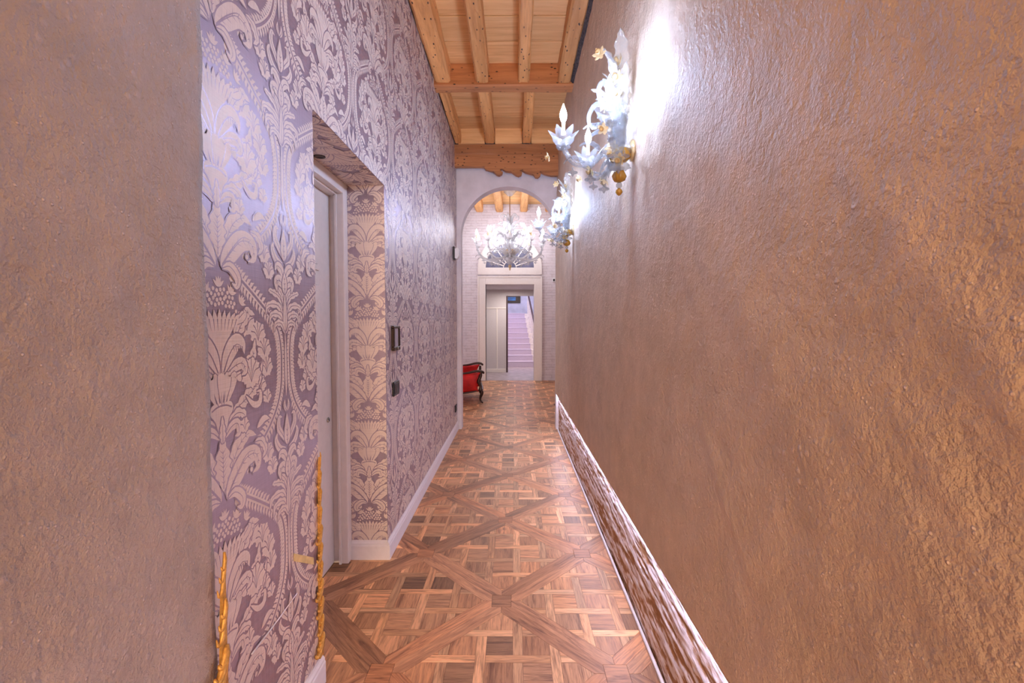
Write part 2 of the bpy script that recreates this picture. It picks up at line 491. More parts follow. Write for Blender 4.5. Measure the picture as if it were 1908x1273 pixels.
def pit_glow(a, b):
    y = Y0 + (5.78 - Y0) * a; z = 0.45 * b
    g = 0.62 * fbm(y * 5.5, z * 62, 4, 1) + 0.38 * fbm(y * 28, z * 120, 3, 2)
    return np.clip((g - 0.5) * 2.2 + 0.5 + 0.22 * (b - 0.45), 0, 1)  # limed streaks, plus the strip's light painted in as paler colour upward
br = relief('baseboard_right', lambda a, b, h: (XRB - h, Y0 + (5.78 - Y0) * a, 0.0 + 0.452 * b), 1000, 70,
            lambda a, b: 0.010 * (pit_glow(a, b) - 0.5) * np.minimum(1, (1 - b) * 15), lambda a, b: (np.full_like(a, XRB + 0.03), Y0 + (5.78 - Y0) * a, 0.452 * b),
            M['combed'], attr=('pit_glow', pit_glow))
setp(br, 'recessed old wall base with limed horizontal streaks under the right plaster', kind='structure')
led = box('led_strip', (0.534, 0.548, Y0, 5.775, 0.4405, 0.4495), M['led'])
setp(led, 'thin cool white light strip under the lower edge of the right plaster', 'light strip')
tr = box('trim_1', (0.540, 0.552, Y0, 5.775, 0.0, 0.016), M['whiteb'], bevel=0.003)
setp(tr, 'thin white floor bead along the foot of the right wall', kind='structure')

# ------------------------------------------------------------------ left wall
wl = link('wall_left', boxes_mesh('wall_left', [(-1.06, XL, 1.0, NY0, -0.02, 3.75), (-1.06, XL, NY1, YE, -0.02, 3.75), (-1.06, XL, NY0, NY1, NZ, 3.75)]), M['ground'])
setp(wl, 'mauve damask papered wall on the left with a recessed doorway', kind='structure')
pl = relief('wall_left_plaster', lambda a, b, h: (XL + 0.016 + h, Y0 + (1.03 - Y0) * (1 - a) + 0.006 * (vnoise(b * 60, b * 0 + 3, 2) - .5) * (a < 0.02), 3.75 * b), 240, 300,
            lambda a, b: 0.9 * stucco(Y0 + (1.03 - Y0) * (1 - a), 3.75 * b, 3),
            lambda a, b: (np.full_like(a, XL - 0.3), Y0 + (1.03 - Y0) * (1 - a), 3.75 * b), M['plaster_l'])
setp(pl, 'rough grey-rose plaster at the near left beside the wallpaper', kind='structure')

# ---- damask print, laid out once as a repeat and then spread over the papered faces
TW, TH = 0.63, 0.573
EID = [0]
TRI = []   # (p0,p1,p2 (2d), level, mat)
def add_strip(L, R, lev, mat):
    EID[0] += 1; lev = lev + 0.1 * (EID[0] % 9)
    for i in range(len(L) - 1):
        TRI.append((L[i], R[i], R[i + 1], lev, mat)); TRI.append((L[i], R[i + 1], L[i + 1], lev, mat))
def offs(path, n, wf):
    P = catmull(path, n); T = np.gradient(P, axis=0); T /= np.linalg.norm(T, axis=1)[:, None] + 1e-9
    N = np.stack([-T[:, 1], T[:, 0]], -1)
    w = np.array([wf(t) for t in np.linspace(0, 1, n)])
    return P, N, w
def leafw(w, p=0.8, q=1.0):
    return lambda t: w * (max(0.0, math.sin(PI * t ** p)) ** q) + 0.0003
def leaf(path, w, lev, n=12, vein=True, teeth=0, amp=0.35, halo=0.0045, p=0.8, mirror=True, tip=None):
    for sgn in ((1, -1) if mirror else (1,)):
        pp = [(x * sgn, y) for x, y in path]
        wf = leafw(w, p)
        nn = max(n, teeth * 3 + 1)
        P, N, ww = offs(pp, nn, wf)
        t = np.linspace(0, 1, nn)
        tw = ww * (1 - amp + amp * np.abs(np.sin(PI * teeth * t))) if teeth else ww
        add_strip(P + N * (tw + halo)[:, None], P - N * (tw + halo)[:, None], lev, 0)
        add_strip(P + N * tw[:, None], P - N * tw[:, None], lev + 1, 1)
        if vein:
            vw = 0.0016 * (1 - t * 0.75)
            k0, k1 = int(nn * 0.06), int(nn * 0.8)
            add_strip((P + N * vw[:, None])[k0:k1], (P - N * vw[:, None])[k0:k1], lev + 2, 0)
            if w > 0.014:
                for k in range(k0 + 2, k1 - 1, max(2, nn // 8)):
                    for sd in (1, -1):
                        a = P[k]; T = P[min(k + 1, nn - 1)] - P[k]; T = T / (np.linalg.norm(T) + 1e-9)
                        b = a + (N[k] * sd * 0.62 + T * 0.55) * tw[k] * 0.95
                        d = b - a; pr = np.array([-d[1], d[0]]); pr = pr / (np.linalg.norm(pr) + 1e-9) * 0.0013
                        EID[0] += 1; TRI.append((a + pr, a - pr, b, lev + 2 + 0.1 * (EID[0] % 9), 0))
def stroke(path, w, lev, mat, n=10, taper=True, mirror=True):
    for sgn in ((1, -1) if mirror else (1,)):
        P, N, ww = offs([(x * sgn, y) for x, y in path], n, (lambda t: w * (1 - 0.8 * t)) if taper else (lambda t: w))
        add_strip(P + N * ww[:, None], P - N * ww[:, None], lev, mat)
def fan(c, r, lev, mat, lob=0, amp=0.0, n=24, sx=1.0, sy=1.0, ph=0.0):
    c = np.array(c); ps = []
    EID[0] += 1; lev = lev + 0.1 * (EID[0] % 9)
    for i in range(n):
        a = 2 * PI * i / n
        rr = r * (1 - amp + amp * abs(math.cos(lob * a / 2 + ph))) if lob else r
        ps.append(c + np.array([rr * sx * math.cos(a), rr * sy * math.sin(a)]))
    for i in range(n): TRI.append((c, ps[i], ps[(i + 1) % n], lev, mat))
def flower(c, r, lev, lob=7, mirror=True, ang=0.0):
    """carnation: ragged fan of petals with curved dark pleats"""
    for sgn in ((1, -1) if mirror else (1,)):
        cc = np.array((c[0] * sgn, c[1])); r_ = r * 1.18
        def ragged(rad, lv, mat):
            ps = []
            nn = 40
            for i in range(nn):
                a = 2 * PI * i / nn
                k = 0.80 + 0.14 * abs(math.cos(lob * a / 2 + ang)) + 0.07 * math.cos(lob * 2 * a + 1.0) - 0.16 * max(0, -math.sin(a))
                ps.append(cc + rad * k * np.array([sgn * math.cos(a), math.sin(a)]))
            EID[0] += 1; lv = lv + 0.1 * (EID[0] % 9)
            for i in range(nn): TRI.append((cc, ps[i], ps[(i + 1) % nn], lv, mat))
        ragged(r_ + 0.005, lev, 0); ragged(r_, lev + 1, 1)
        if r < 0.024: nk = 3
        else: nk = 5
        for k in range(nk):
            th = PI * (0.12 + 0.76 * k / (nk - 1)) + ang * 0.3
            p0 = (cc[0] + sgn * 0.86 * r_ * math.cos(th), cc[1] + 0.86 * r_ * math.sin(th))
            p1 = (cc[0] + sgn * 0.42 * r_ * math.cos(th) * 0.8, cc[1] + 0.40 * r_ * math.sin(th))
            p2 = (cc[0], cc[1] - 0.45 * r_)
            stroke([p0, p1, p2], 0.0020, lev + 2, 0, 7, True, False)
# ogee bands with feathered edges (cell: u -0.315..0.315, v 0..0.573)
band = [(0.045, 0.560), (0.09, 0.540), (0.155, 0.500), (0.225, 0.452), (0.272, 0.405), (0.288, 0.350), (0.289, 0.29), (0.284, 0.235), (0.262, 0.180), (0.215, 0.125), (0.150, 0.078), (0.085, 0.047)]
for sgn in (1, -1):
    P = catmull([(x * sgn, y) for x, y in band], 56)
    T = np.gradient(P, axis=0); T /= np.linalg.norm(T, axis=1)[:, None]; N = np.stack([-T[:, 1], T[:, 0]], -1)
    add_strip(P + N * 0.0095, P - N * 0.0095, 0, 1)
    add_strip(P + N * 0.0040, P - N * 0.0040, 1, 0)
    for k in range(1, 55):
        for sd in (1, -1):
            if sd * sgn > 0 and 12 < k < 40: ln = 0.012
            else: ln = 0.024
            a = P[k] + N[k] * sd * 0.008
            b = a + N[k] * sd * ln * 0.9 + T[k] * 0.010
            mdl = (a + b) / 2 + T[k] * -0.003
            w = 0.0056; EID[0] += 1; jl = 0.1 * (EID[0] % 9)
            d = (b - a) / np.linalg.norm(b - a); pr = np.array([-d[1], d[0]])
            TRI.append((a + pr * w * .7, a - pr * w * .7, mdl + pr * w, jl, 1)); TRI.append((a - pr * w * .7, mdl - pr * w, mdl + pr * w, jl, 1)); TRI.append((mdl + pr * w, mdl - pr * w, b, jl, 1))
# crown of berries and sprigs
for row in range(4):
    for k in range(-6, 7):
        u = (k + 0.5 * (row % 2)) * 0.0135
        v = 0.462 + 0.0115 * row - 3.2 * u * u + 0.003 * math.sin(k * 2.1)
        if abs(u) < 0.086 - row * 0.014: fan((u, v + 0.012), 0.0052, 1, 1, 0, 0, 8)
for u, v, a in ((0, 0.515, 0), (0.045, 0.50, -0.5), (-0.045, 0.50, 0.5), (0.085, 0.478, -0.8), (-0.085, 0.478, 0.8)):
    for da in (-0.9, -0.35, 0.0, 0.35, 0.9):
        s = a + da
        leaf([(u, v), (u - 0.012 * math.sin(s) , v + 0.012 * math.cos(s)), (u - 0.026 * math.sin(s), v + 0.026 * math.cos(s))], 0.0042, 1, 6, False, halo=0.0, mirror=False)
# outer acanthus flanks, lower flowers (behind) then upper ones
for c, r in (((0.205, 0.300), 0.030), ((0.195, 0.352), 0.032), ((0.165, 0.395), 0.034), ((0.112, 0.425), 0.036)):
    flower(c, r, 1, 7, ang=0.3)
flower((0.17, 0.25), 0.028, 1, 6)
leaf([(0.04, 0.20), (0.10, 0.225), (0.155, 0.26), (0.185, 0.32)], 0.022, 3, 14, True, 6)
leaf([(0.03, 0.285), (0.09, 0.30), (0.135, 0.335), (0.15, 0.385)], 0.024, 4, 14, True, 6)
flower((0.128, 0.288), 0.042, 5, 9)
flower((0.205, 0.215), 0.020, 3, 5)
leaf([(0.10, 0.235), (0.135, 0.205), (0.165, 0.205), (0.17, 0.235), (0.15, 0.238)], 0.009, 6, 14, False)
leaf([(0.06, 0.385), (0.085, 0.42), (0.115, 0.455), (0.15, 0.45)], 0.022, 5, 12, True, 5)
# trumpet of flames
fl = [(0.012, 0.325), (0.030, 0.370), (0.042, 0.410), (0.078, 0.440), (0.10, 0.436)]
for sgn in (1, -1):
    pass
up = []
for i, t in enumerate(np.linspace(-1, 1, 9)):
    up.append((0.066 * t, 0.432 + 0.018 * (1 - abs(t))))
side = catmull([(0.004, 0.305), (0.022, 0.34), (0.034, 0.385), (0.05, 0.415), (0.072, 0.435)], 12)
L = np.array([(-x, y) for x, y in side]); R = side
add_strip(L + np.array((-0.005, 0)), R + np.array((0.005, 0)), 7, 0); add_strip(L, R, 8, 1)
for t in np.linspace(-1, 1, 9):
    leaf([(0.055 * t, 0.40), (0.066 * t, 0.435), (0.082 * t, 0.462 - 0.012 * abs(t))], 0.0085, 8, 8, False, halo=0.001, mirror=False)
    stroke([(0.060 * t + 0.007, 0.437), (0.048 * t + .005, 0.408)], 0.0016, 10, 0, 4, mirror=False)
leaf([(0.062, 0.425), (0.090, 0.437), (0.106, 0.452), (0.098, 0.463)], 0.008, 8, 10, False, halo=0.002)
# curling pair over the vase
leaf([(0.006, 0.300), (0.030, 0.345), (0.062, 0.378), (0.090, 0.372), (0.098, 0.345)], 0.023, 9, 16, False, p=0.75)
stroke([(0.010, 0.305), (0.034, 0.348), (0.062, 0.372), (0.086, 0.366)], 0.0024, 12, 0, 12)
for k in range(5):
    stroke([(0.052 + k * 0.009, 0.370 - k * 0.001), (0.054 + k * 0.009, 0.355 - k * .003)], 0.0022, 12, 0, 4)
leaf([(0.004, 0.29), (0.05, 0.315), (0.088, 0.322), (0.100, 0.300), (0.082, 0.290)], 0.016, 7, 14, True)
# cup, rim and bowl
for t in (-1, -0.5, 0, 0.5, 1):
    leaf([(0.016 * t, 0.218), (0.040 * t, 0.262), (0.052 * t, 0.298 - 0.006 * abs(t)), (0.062 * t, 0.305 - 0.012 * abs(t))], 0.0135, 10 + int(2 * (1 - abs(t))), 10, False, halo=0.0025, mirror=False, p=1.2)
    stroke([(0.012 * t, 0.222), (0.028 * t, 0.258)], 0.0016, 14, 0, 5, mirror=False)
bowl = catmull([(0.004, 0.150), (0.016, 0.165), (0.026, 0.19), (0.043, 0.208), (0.040, 0.226), (0.030, 0.232)], 14)
Lb = np.array([(-x, y) for x, y in bowl])
add_strip(Lb + np.array((-0.004, 0)), bowl + np.array((0.004, 0)), 13, 0); add_strip(Lb, bowl, 14, 1)
stroke([(-0.038, 0.216), (-0.015, 0.224), (0.015, 0.224), (0.038, 0.216)], 0.0020, 15, 0, 10, False, False)
leaf([(0, 0.13), (0, 0.16), (0, 0.20)], 0.012, 14, 10, True, 4, mirror=False)
leaf([(0.005, 0.140), (0.035, 0.165), (0.062, 0.168), (0.066, 0.142), (0.048, 0.138)], 0.013, 9, 14, True)
leaf([(0.02, 0.175), (0.06, 0.195), (0.092, 0.185), (0.092, 0.160)], 0.014, 7, 12, True, 4)
flower((0.092, 0.155), 0.020, 9, 5)
# lower acanthus: centre leaf and big scrolled pairs, pointed foot
leaf([(0, 0.012), (0, 0.06), (0, 0.10), (0, 0.155)], 0.034, 9, 22, True, 5, 0.4, mirror=False, p=0.9)
leaf([(0.006, 0.002), (0.030, 0.055), (0.062, 0.105), (0.105, 0.130), (0.145, 0.118)], 0.026, 7, 20, True, 5, 0.3, p=0.7)
leaf([(0.010, -0.010), (0.048, 0.030), (0.095, 0.068), (0.142, 0.066), (0.150, 0.030), (0.122, 0.018)], 0.028, 10, 22, True, 0, p=0.6)
stroke([(0.014, -0.004), (0.055, 0.042), (0.10, 0.078), (0.135, 0.078)], 0.0024, 13, 0, 12)
leaf([(0.012, -0.012), (0.045, -0.005), (0.075, -0.030), (0.070, -0.052), (0.050, -0.045)], 0.014, 12, 14, True)
fan((0.118, 0.030), 0.010, 13, 0, 0, 0, 12); fan((0.118, 0.030), 0.0065, 14, 1, 0, 0, 10)
fan((-0.118, 0.030), 0.010, 13, 0, 0, 0, 12); fan((-0.118, 0.030), 0.0065, 14, 1, 0, 0, 10)
leaf([(0.135, 0.10), (0.170, 0.095), (0.190, 0.065), (0.172, 0.045)], 0.014, 6, 12, True, 4)
leaf([(0.15, 0.135), (0.185, 0.155), (0.215, 0.150)], 0.010, 4, 8, False)
# column between the cells: palm fronds, iris, tulip (both halves drawn from u = +-0.315)
CU = TW / 2
def colB(path, *a, **k):
    for s in (1, -1):
        leaf([(CU + s * x, y) for x, y in path], *a, mirror=False, **k)
for (bx, by, mx, my, ex, ey, ed, w, lv) in ((0.004, 0.395, 0.022, 0.425, 0.055, 0.425, 0.400, 0.011, 9), (0.004, 0.410, 0.030, 0.450, 0.078, 0.452, 0.420, 0.012, 7),
                                        (0.004, 0.43, 0.036, 0.478, 0.095, 0.480, 0.450, 0.012, 5), (0.004, 0.46, 0.030, 0.505, 0.080, 0.522, 0.520, 0.011, 3), (0.003, 0.47, 0.014, 0.510, 0.040, 0.535, 0.548, 0.010, 6)):
    colB([(bx, by), (mx, my), (ex, ey), (ex + 0.012, ed)], w, lv, 18, teeth=5, amp=0.4, halo=0.003)
leaf([(CU, 0.40), (CU, 0.45), (CU, 0.525)], 0.011, 10, 10, True, mirror=False)
leaf([(CU, 0.20), (CU, 0.30), (CU, 0.41)], 0.006, 3, 10, False, mirror=False)
colB([(0.002, 0.530), (0.026, 0.556), (0.048, 0.550), (0.044, 0.520)], 0.017, 8, 12)
colB([(0.0, 0.555), (0.018, 0.59), (0.042, 0.600), (0.055, 0.585)], 0.014, 8, 12)
leaf([(CU, 0.515), (CU, 0.55), (CU, 0.585)], 0.015, 12, 10, True, mirror=False)
for vv, rr, uu in ((0.005, 0.026, 0.088), (0.050, 0.028, 0.112)):
    for s in (1, -1):
        cc = CU + s * uu
        flower((cc, vv), rr, 4, 6, mirror=False)
leaf([(CU, 0.045), (CU, 0.085), (CU, 0.145)], 0.018, 9, 12, True, mirror=False)
colB([(0.002, 0.05), (0.030, 0.085), (0.050, 0.110), (0.045, 0.140), (0.028, 0.138)], 0.011, 6, 14)
colB([(0.004, 0.035), (0.045, 0.045), (0.066, 0.075), (0.056, 0.098)], 0.011, 5, 12)
colB([(0.0, 0.15), (0.012, 0.17), (0.010, 0.19)], 0.006, 5, 8)

TA = np.array([[p0, p1, p2] for p0, p1, p2, _, _ in TRI], float)     # (n,3,2)
TL = np.array([t[3] for t in TRI]); TM = np.array([t[4] for t in TRI])
def clip_poly(poly, rect):
    u0, u1, v0, v1 = rect
    for ax, lim, s in ((0, u0, 1), (0, u1, -1), (1, v0, 1), (1, v1, -1)):
        out = []
        for i in range(len(poly)):
            a, b = poly[i], poly[(i + 1) % len(poly)]
            da, db = (a[ax] - lim) * s, (b[ax] - lim) * s
            if da >= 0: out.append(a)
            if da * db < 0:
                t = da / (da - db); out.append((a[0] + (b[0] - a[0]) * t, a[1] + (b[1] - a[1]) * t))
        poly = out
        if len(poly) < 3: return []
    return poly
def damask(rect, cu, cv, to3d, name, parent):
    u0, u1, v0, v1 = rect
    keep, kl, km = [], [], []
    for i in range(int(math.floor((u0 - cu) / TW)) - 1, int(math.ceil((u1 - cu) / TW)) + 2):
        for j in range(int(math.floor((v0 - cv) / TH)) - 2, int(math.ceil((v1 - cv) / TH)) + 1):
            A = TA + np.array([cu + i * TW, cv + j * TH])
            mx = A.max(1); mn = A.min(1)
            hit = (mx[:, 0] > u0) & (mn[:, 0] < u1) & (mx[:, 1] > v0) & (mn[:, 1] < v1)
            ins = (mn[:, 0] >= u0) & (mx[:, 0] <= u1) & (mn[:, 1] >= v0) & (mx[:, 1] <= v1)
            keep.append(A[ins]); kl.append(TL[ins]); km.append(TM[ins])
            for k in np.nonzero(hit & ~ins)[0]:
                q = clip_poly([tuple(p) for p in A[k]], rect)
                for m in range(1, len(q) - 1):
                    keep.append(np.array([[q[0], q[m], q[m + 1]]])); kl.append(TL[k:k + 1]); km.append(TM[k:k + 1])
    A = np.concatenate(keep); Lv = np.concatenate(kl); Mt = np.concatenate(km)
    co = to3d(A[:, :, 0].ravel(), A[:, :, 1].ravel(), np.repeat(0.0003 + 0.00011 * Lv, 3))
    me = bpy.data.meshes.new(name); n = len(A)
    me.vertices.add(n * 3); me.vertices.foreach_set('co', np.stack(co, -1).astype(np.float32).ravel())
    me.loops.add(n * 3); me.loops.foreach_set('vertex_index', np.arange(n * 3, dtype=np.int32))
    me.polygons.add(n); me.polygons.foreach_set('loop_start', np.arange(0, n * 3, 3, dtype=np.int32))
    me.materials.append(M['ground']); me.materials.append(M['damask'])
    me.polygons.foreach_set('material_index', Mt.astype(np.int32))
    me.update(calc_edges=True)
    o = link(name, me, None, parent); o['kind'] = 'stuff'
    return o
CUY, CVZ = 1.098, 0.905
main = lambda u, v, h: (XL + h, u, v)
for k, rect in enumerate(((1.02, NY0, 0.05, 3.60), (NY1, YE, 0.05, 3.60), (NY0, NY1, NZ, 3.60))):
    damask(rect, CUY, CVZ, main, 'damask_print', wl)
damask((-1.0, XL, 0.05, NZ), -0.815, CVZ, lambda u, v, h: (u, NY1 - h, v), 'damask_print', wl)
damask((-1.0, XL, NY0, NY1), -0.815, 1.75, lambda u, v, h: (u, v, NZ - h), 'damask_print', wl)

# baseboards (profiled)
def skirting(name, pts_fn, a0, a1, axis, label):
    o = prism(name, pts_fn, a0, a1, axis, M['whiteb'])
    return setp(o, label, kind='structure')
prof = [(0, 0), (0.016, 0), (0.016, 0.078), (0.013, 0.084), (0.013, 0.092), (0.007, 0.100), (0.004, 0.108), (0, 0.108)]
skirting('baseboard_left', [(XL + d, z) for d, z in prof], NY1 - 0.016, YE, 'y', 'white moulded skirting board running down the left wall to the arch')
skirting('baseboard_left_near', [(XL + d, z) for d, z in prof], 1.03, NY0, 'y', 'short white skirting board below the near damask panel')
skirting('baseboard_recess', [(NY1 - d, z) for d, z in prof], -0.917, XL + 0.0, 'x', 'short white skirting board inside the door recess')

# ------------------------------------------------------------------ door in the recess
d1 = empty('door_1', (-1.0, 2.05, 0)); setp(d1, 'cream panelled door with moulded casing set in the left recess', kind='structure')
def dchild(name, b, mat, bevel=0.0, par=d1, seg=2):
    b = (b[0] + 1.0, b[1] + 1.0, b[2] - 2.05, b[3] - 2.05, b[4], b[5])
    return box(name, b, mat, par, bevel, seg)
leaf_ = dchild('door_leaf', (-1.04, -1.0, 1.70, 2.475, 0.006, 2.02), M['white'], 0.002)
for z0, z1 in ((0.28, 1.527), (1.60, 1.90)):
    fr = dchild('raised_panel', (-1.002, -0.992, 1.83, 2.325, z0, z1), M['white'], 0.006)
    inner = dchild('panel_field', (-0.995, -0.989, 1.855, 2.300, z0 + 0.03, z1 - 0.03), M['white'], 0.003)
for nm, b in (('casing_jamb', (-1.045, -0.96, 2.475, 2.52, 0, NZ)), ('casing_jamb', (-1.045, -0.96, 1.635, 1.69, 0, NZ)), ('casing_head', (-1.045, -0.96, 1.69, 2.475, 2.02, NZ))):
    dchild(nm, b, M['white'], 0.003)
for nm, b in (('casing_moulding', (-0.96, -0.917, 2.462, 2.52, 0, NZ)), ('casing_moulding', (-0.96, -0.917, 1.635, 1.70, 0, NZ)), ('casing_moulding', (-0.96, -0.917, 1.70, 2.462, 2.030, NZ))):
    dchild(nm, b, M['white'], 0.006)
for nm, b in (('casing_bead', (-0.967, -0.953, 2.452, 2.462, 0, 2.03)), ('casing_bead', (-0.967, -0.953, 1.70, 2.452, 2.020, 2.032))):
    dchild(nm, b, M['white'], 0.003)
ke = link('keyhole_plate', lathe_mesh('keyhole_plate', [(0.0001, 0.006), (0.010, 0.006), (0.014, 0.003), (0.014, 0)], 14), M['nickel'], d1)
ke.location = (0.002, 0.362, 0.815); ke.rotation_euler = (0, PI / 2, 0)
kh = box('keyhole', (0.003, 0.0092, -0.002, 0.002, -0.007, 0.005), M['black']); kh.parent = d1; kh.location = (0.0, 0.362, 0.815)
sp = empty('recessed_spotlight', (-0.883, 2.087, NZ)); setp(sp, 'small dark recessed spotlight in the soffit above the left door', 'spotlight')
link('trim_ring', lathe_mesh('trim_ring', [(0.018, -0.0035), (0.025, -0.0035), (0.026, -0.0022), (0.026, 0.0), (0.018, 0.0), (0.018, -0.0035)], 20), M['bronze'], sp)
link('lens', lathe_mesh('lens', [(0.0001, -0.0026), (0.018, -0.0026), (0.018, 0.001)], 20), M['black'], sp)

# ------------------------------------------------------------------ parquet floor
fl_ = link('floor', boxes_mesh('floor', [(-1.05, XRB + 0.02, Y0, 5.72, -0.06, -0.009), (-2.5, 2.5, 5.72, YF + 0.02, -0.06, -0.009)]), M['joint'])
setp(fl_, 'walnut parquet floor of diagonal woven panels', kind='structure')
def clip_half(poly, nx, ny, c):
    out = []
    for i in range(len(poly)):
        a, b = poly[i], poly[(i + 1) % len(poly)]
        da, db = c - (nx * a[0] + ny * a[1]), c - (nx * b[0] + ny * b[1])
        if da >= 0: out.append(a)
        if da * db < 0:
            t = da / (da - db); out.append((a[0] + (b[0] - a[0]) * t, a[1] + (b[1] - a[1]) * t))
    return out
DG = 0.905; HD = DG / 2; S2 = math.sqrt(0.5)
KX, KY = -0.06, 2.13
rnd = random.Random(5)
def tintc(kind):
    base = {'band': (0.52, 0.25, 0.12), 'sq': (0.61, 0.31, 0.15), 'st': (0.72, 0.40, 0.20), 'kn': (0.48, 0.22, 0.10)}[kind]
    k = rnd.uniform(0.62, 1.28)
    if kind == 'sq' and rnd.random() < 0.22: k *= 0.62
    if kind == 'st' and rnd.random() < 0.25: k *= 1.2
    h = rnd.uniform(-0.06, 0.06)
    return (base[0] * k * (1 + h), base[1] * k, base[2] * k * (1 - h))
pieces = []
def add_piece(poly, ang, kind):
    t = tintc(kind); off = (rnd.uniform(0, 50), rnd.uniform(0, 50))
    for rect in ((-1.0, XRB, Y0, 5.72), (-2.4, 2.4, 5.72, YF)):
        q = clip_poly(poly, rect)
        if len(q) < 3: continue
        ar = abs(sum(q[i][0] * q[(i + 1) % len(q)][1] - q[(i + 1) % len(q)][0] * q[i][1] for i in range(len(q)))) / 2
        if ar < 0.00002: continue
        cx = sum(p[0] for p in q) / len(q); cy = sum(p[1] for p in q) / len(q)
        pieces.append((q, ang, t, off, ar, cx, cy, kind))
bw = 0.062
def rect_pts(x0, x1, y0, y1): return [(x0, y0), (x1, y0), (x1, y1), (x0, y1)]
for j in range(-10, 22):
    for i in range(-7, 8):
        if (i + j) % 2: continue
        kx, ky = KX + i * HD, KY + j * HD
        if not (-2.9 < kx < 2.9 and Y0 - 1 < ky < YF + 1): continue
        ks = 0.046
        add_piece(rect_pts(kx - ks, kx + ks, ky - ks, ky + ks), 0, 'kn')
        cx, cy = kx, ky + HD                         # panel whose lower corner is this knot
        inn = (DG * S2 / 2 - bw)                     # inner half side
        def diamond(poly, lim):
            for nx, ny in ((S2, S2), (S2, -S2), (-S2, S2), (-S2, -S2)):
                poly = clip_half(poly, nx, ny, lim + nx * cx + ny * cy)
                if len(poly) < 3: return []
            return poly
        half = DG * S2 / 2
        for e, (ax, ay) in enumerate(((S2, S2), (-S2, S2), (-S2, -S2), (S2, -S2))):
            tx, ty = -ay, ax
            q = [(cx + ax * half + tx * half, cy + ay * half + ty * half), (cx + ax * inn + tx * inn, cy + ay * inn + ty * inn),
                 (cx + ax * inn - tx * inn, cy + ay * inn - ty * inn), (cx + ax * half - tx * half, cy + ay * half - ty * half)]
            for (kx2, ky2) in ((cx, cy - HD), (cx + HD, cy), (cx, cy + HD), (cx - HD, cy)):
                dx, dy = (kx2 - cx) / HD, (ky2 - cy) / HD
                q = clip_half(q, dx, dy, dx * cx + dy * cy + HD - ks)
                if len(q) < 3: break
            if len(q) >= 3: add_piece(q, math.atan2(ty, tx), 'band')
        p, w = 0.150, 0.040
        c = p - w
        for a in range(-2, 3):
            for b in range(-2, 3):
                q = diamond(rect_pts(cx + a * p - c / 2, cx + a * p + c / 2, cy + b * p - c / 2, cy + b * p + c / 2), inn)
                if q: add_piece(q, 0 if (a + b) % 2 else PI / 2, 'sq')
        for a in range(-3, 3):
            xm = (a + 0.5) * p
            for hv in (0, 1):
                ys = [-0.6] + [(b + 0.5) * p for b in range(-3, 3) if (a + b) % 2 == hv] + [0.6]
                for m in range(len(ys) - 1):
                    s0, s1 = ys[m] + w / 2, ys[m + 1] - w / 2
                    r = rect_pts(cx + xm - w / 2, cx + xm + w / 2, cy + s0, cy + s1) if hv == 0 else rect_pts(cx + s0, cx + s1, cy + xm - w / 2, cy + xm + w / 2)
                    q = diamond(r, inn)
                    if q: add_piece(q, PI / 2 if hv == 0 else 0, 'st')
def piece_geo(pc):
    q, ang, t, off, ar, cx, cy, kind = pc
    g = 0.0007
    def shrink(p):
        d = math.hypot(p[0] - cx, p[1] - cy) + 1e-6
        return (p[0] - (p[0] - cx) / d * g * 1.4, p[1] - (p[1] - cy) / d * g * 1.4)
    top = [shrink(p) for p in q]; n = len(q)
    sa = sum(q[i][0] * q[(i + 1) % n][1] - q[(i + 1) % n][0] * q[i][1] for i in range(n))
    if sa < 0: top.reverse()
    V = [(x, y, 0.0) for x, y in top] + [(x, y, -0.0095) for x, y in top]
    Fc = [tuple(range(n))] + [(i, i + n, (i + 1) % n + n, (i + 1) % n) for i in range(n)]
    ca, sn = math.cos(ang), math.sin(ang)
    uv = [(x * ca + y * sn + off[0], -x * sn + y * ca + off[1]) for x, y, z in V]
    return V, Fc, uv, t
def floor_obj(name, pcs):
    V, Fc, UV, TT = [], [], [], []
    for pc in pcs:
        v, f, uv, t = piece_geo(pc); n = len(V)
        V += v; Fc += [tuple(i + n for i in q) for q in f]; UV += uv; TT += [t] * len(v)
    me = mesh(name, V, Fc)
    ul = me.uv_layers.new(name='grain')
    li = np.empty(len(me.loops), np.int32); me.loops.foreach_get('vertex_index', li)
    ul.data.foreach_set('uv', np.array(UV, np.float32)[li].ravel())
    at = me.color_attributes.new('tint', 'FLOAT_COLOR', 'POINT')
    at.data.foreach_set('color', np.hstack([np.array(TT, np.float32), np.ones((len(TT), 1), np.float32)]).ravel())
    return link(name, me, M['parquet'], fl_)
def score(pc):
    cx, cy, ar = pc[5], pc[6], pc[4]
    if cy < 1.62 or not (-1.0 < cx < XRB): return 0
    if cx < XL and not (NY0 < cy < NY1): return 0
    if cx < XL and cx < -0.43 * cy: return 0
    return ar * 1.33 / cy ** 3
pieces.sort(key=score, reverse=True)
nm_ = {'band': 'border_plank', 'sq': 'parquet_block', 'st': 'parquet_slat', 'kn': 'parquet_knot'}
for pc in pieces[:300]:
    if score(pc) > 0: floor_obj(nm_[pc[7]], [pc])
rest = floor_obj('parquet_blocks_beyond', pieces[300:]); rest['kind'] = 'stuff'

